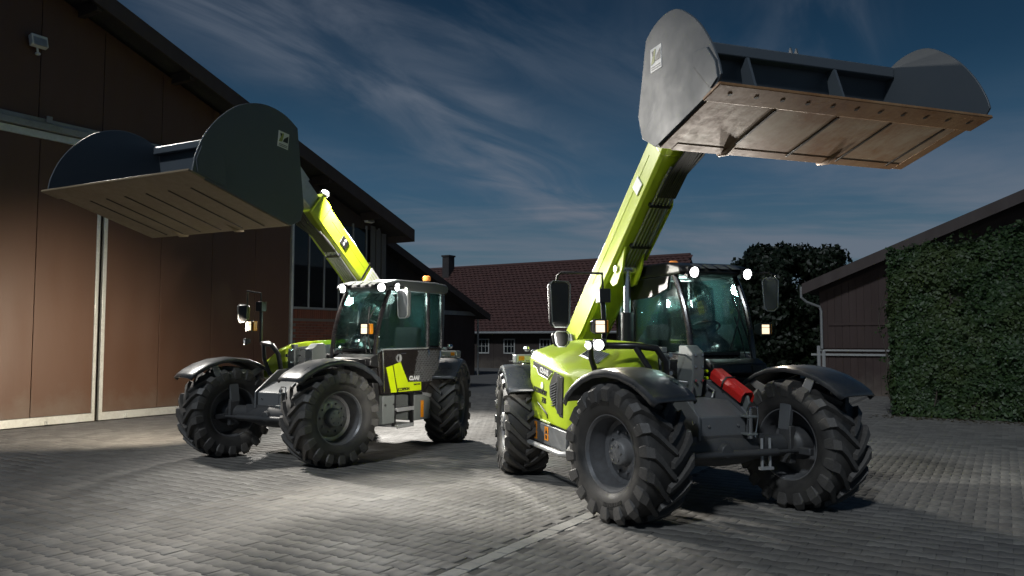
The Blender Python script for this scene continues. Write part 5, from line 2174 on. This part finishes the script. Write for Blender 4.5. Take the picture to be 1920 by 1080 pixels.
PB_ = dict(label='farther green telehandler beside the brown barn with clean tan raised bucket',
           pos=(-2.5414, 12.1129), yaw=-2.0644, steer_f=-14, steer_r=21, piv=(-1.75, 1.39), boom=40.0, boomL=3.42, ext=0.62,
           hitch=(2.30, 3.62), iback=4, rust=False, floor_mat=TAN, edge_mat=TAN, dark_roof=False, plate_white=False, band=True, inner_light=True,
           bucket=[(3.905, 3.365), (2.47, 2.985), (2.32, 3.06), (2.265, 3.22), (2.395, 4.17), (2.55, 4.26), (2.72, 4.31), (2.92, 4.325), (3.12, 4.29), (3.32, 4.21), (3.50, 4.08), (3.66, 3.92), (3.79, 3.73), (3.875, 3.53)],
           cutter=[(3.87, 3.50), (3.84, 3.37), (3.46, 3.275), (3.50, 3.62), (3.80, 3.66)],
           sticker=(2.63, 3.975), sticker_rot=0.1, strips=(0.88, 0.52, 0.15, -0.22, -0.55, -0.85), strip_a=(0.30, 0.95),
           headR=(0.95, -1.0, 1.83), mirR=(0.86, -1.20, 2.02), mirRs=(0.17, 0.26), mirRyaw=R(10),
           mirL=(0.12, 1.22, 2.14), mirLs=(0.22, 0.40), mirLyaw=R(-12), frame_plate=True,
           boom_lamp=(3.36, 0.30, 0.12))
PA_['lamps'] = [
    ('work_light', (0.50, 0.34, 2.365), (1, 0, -0.15), (0.15, 0.125, 0.08), LAMPW, True),
    ('work_light', (0.50, 1.02, 2.360), (1, 0, -0.15), (0.15, 0.125, 0.08), LAMPW, True),
    ('headlight', (0.85, -0.955, 1.765), (1, -0.05, 0), (0.125, 0.145, 0.10), LAMPY, False),
    ('headlight', (0.80, 1.02, 1.745), (1, 0.05, 0), (0.13, 0.13, 0.10), LAMPY, False),
    ('work_light', (0.92, -1.0, 1.585), (0.75, -0.6, -0.1), (0.12, 0.115, 0.07), LAMPW, True),
    ('work_light', (0.78, -1.04, 1.580), (0.4, -0.9, -0.1), (0.10, 0.10, 0.07), LAMPS, True)]
PB_['lamps'] = [
    ('work_light', (0.51, 0.38, 2.365), (1, 0, -0.15), (0.14, 0.125, 0.08), LAMPW, True),
    ('work_light', (0.50, 1.07, 2.365), (1, 0.3, -0.15), (0.14, 0.125, 0.08), LAMPW, True),
    ('work_light', (0.20, 1.11, 2.385), (0.1, 1, -0.15), (0.14, 0.125, 0.08), LAMPW, True),
    ('headlight', (0.86, 1.06, 1.775), (1, 0.05, 0), (0.13, 0.16, 0.10), LAMPY, False),
    ('headlight', (0.95, -1.02, 1.83), (1, -0.05, 0), (0.13, 0.16, 0.10), LAMPY, False),
    ('work_light', (1.00, -1.05, 1.60), (0.8, -0.5, -0.1), (0.10, 0.10, 0.07), LAMPS, True)]
right_machine = telehandler(PA_)
left_machine = telehandler(PB_)
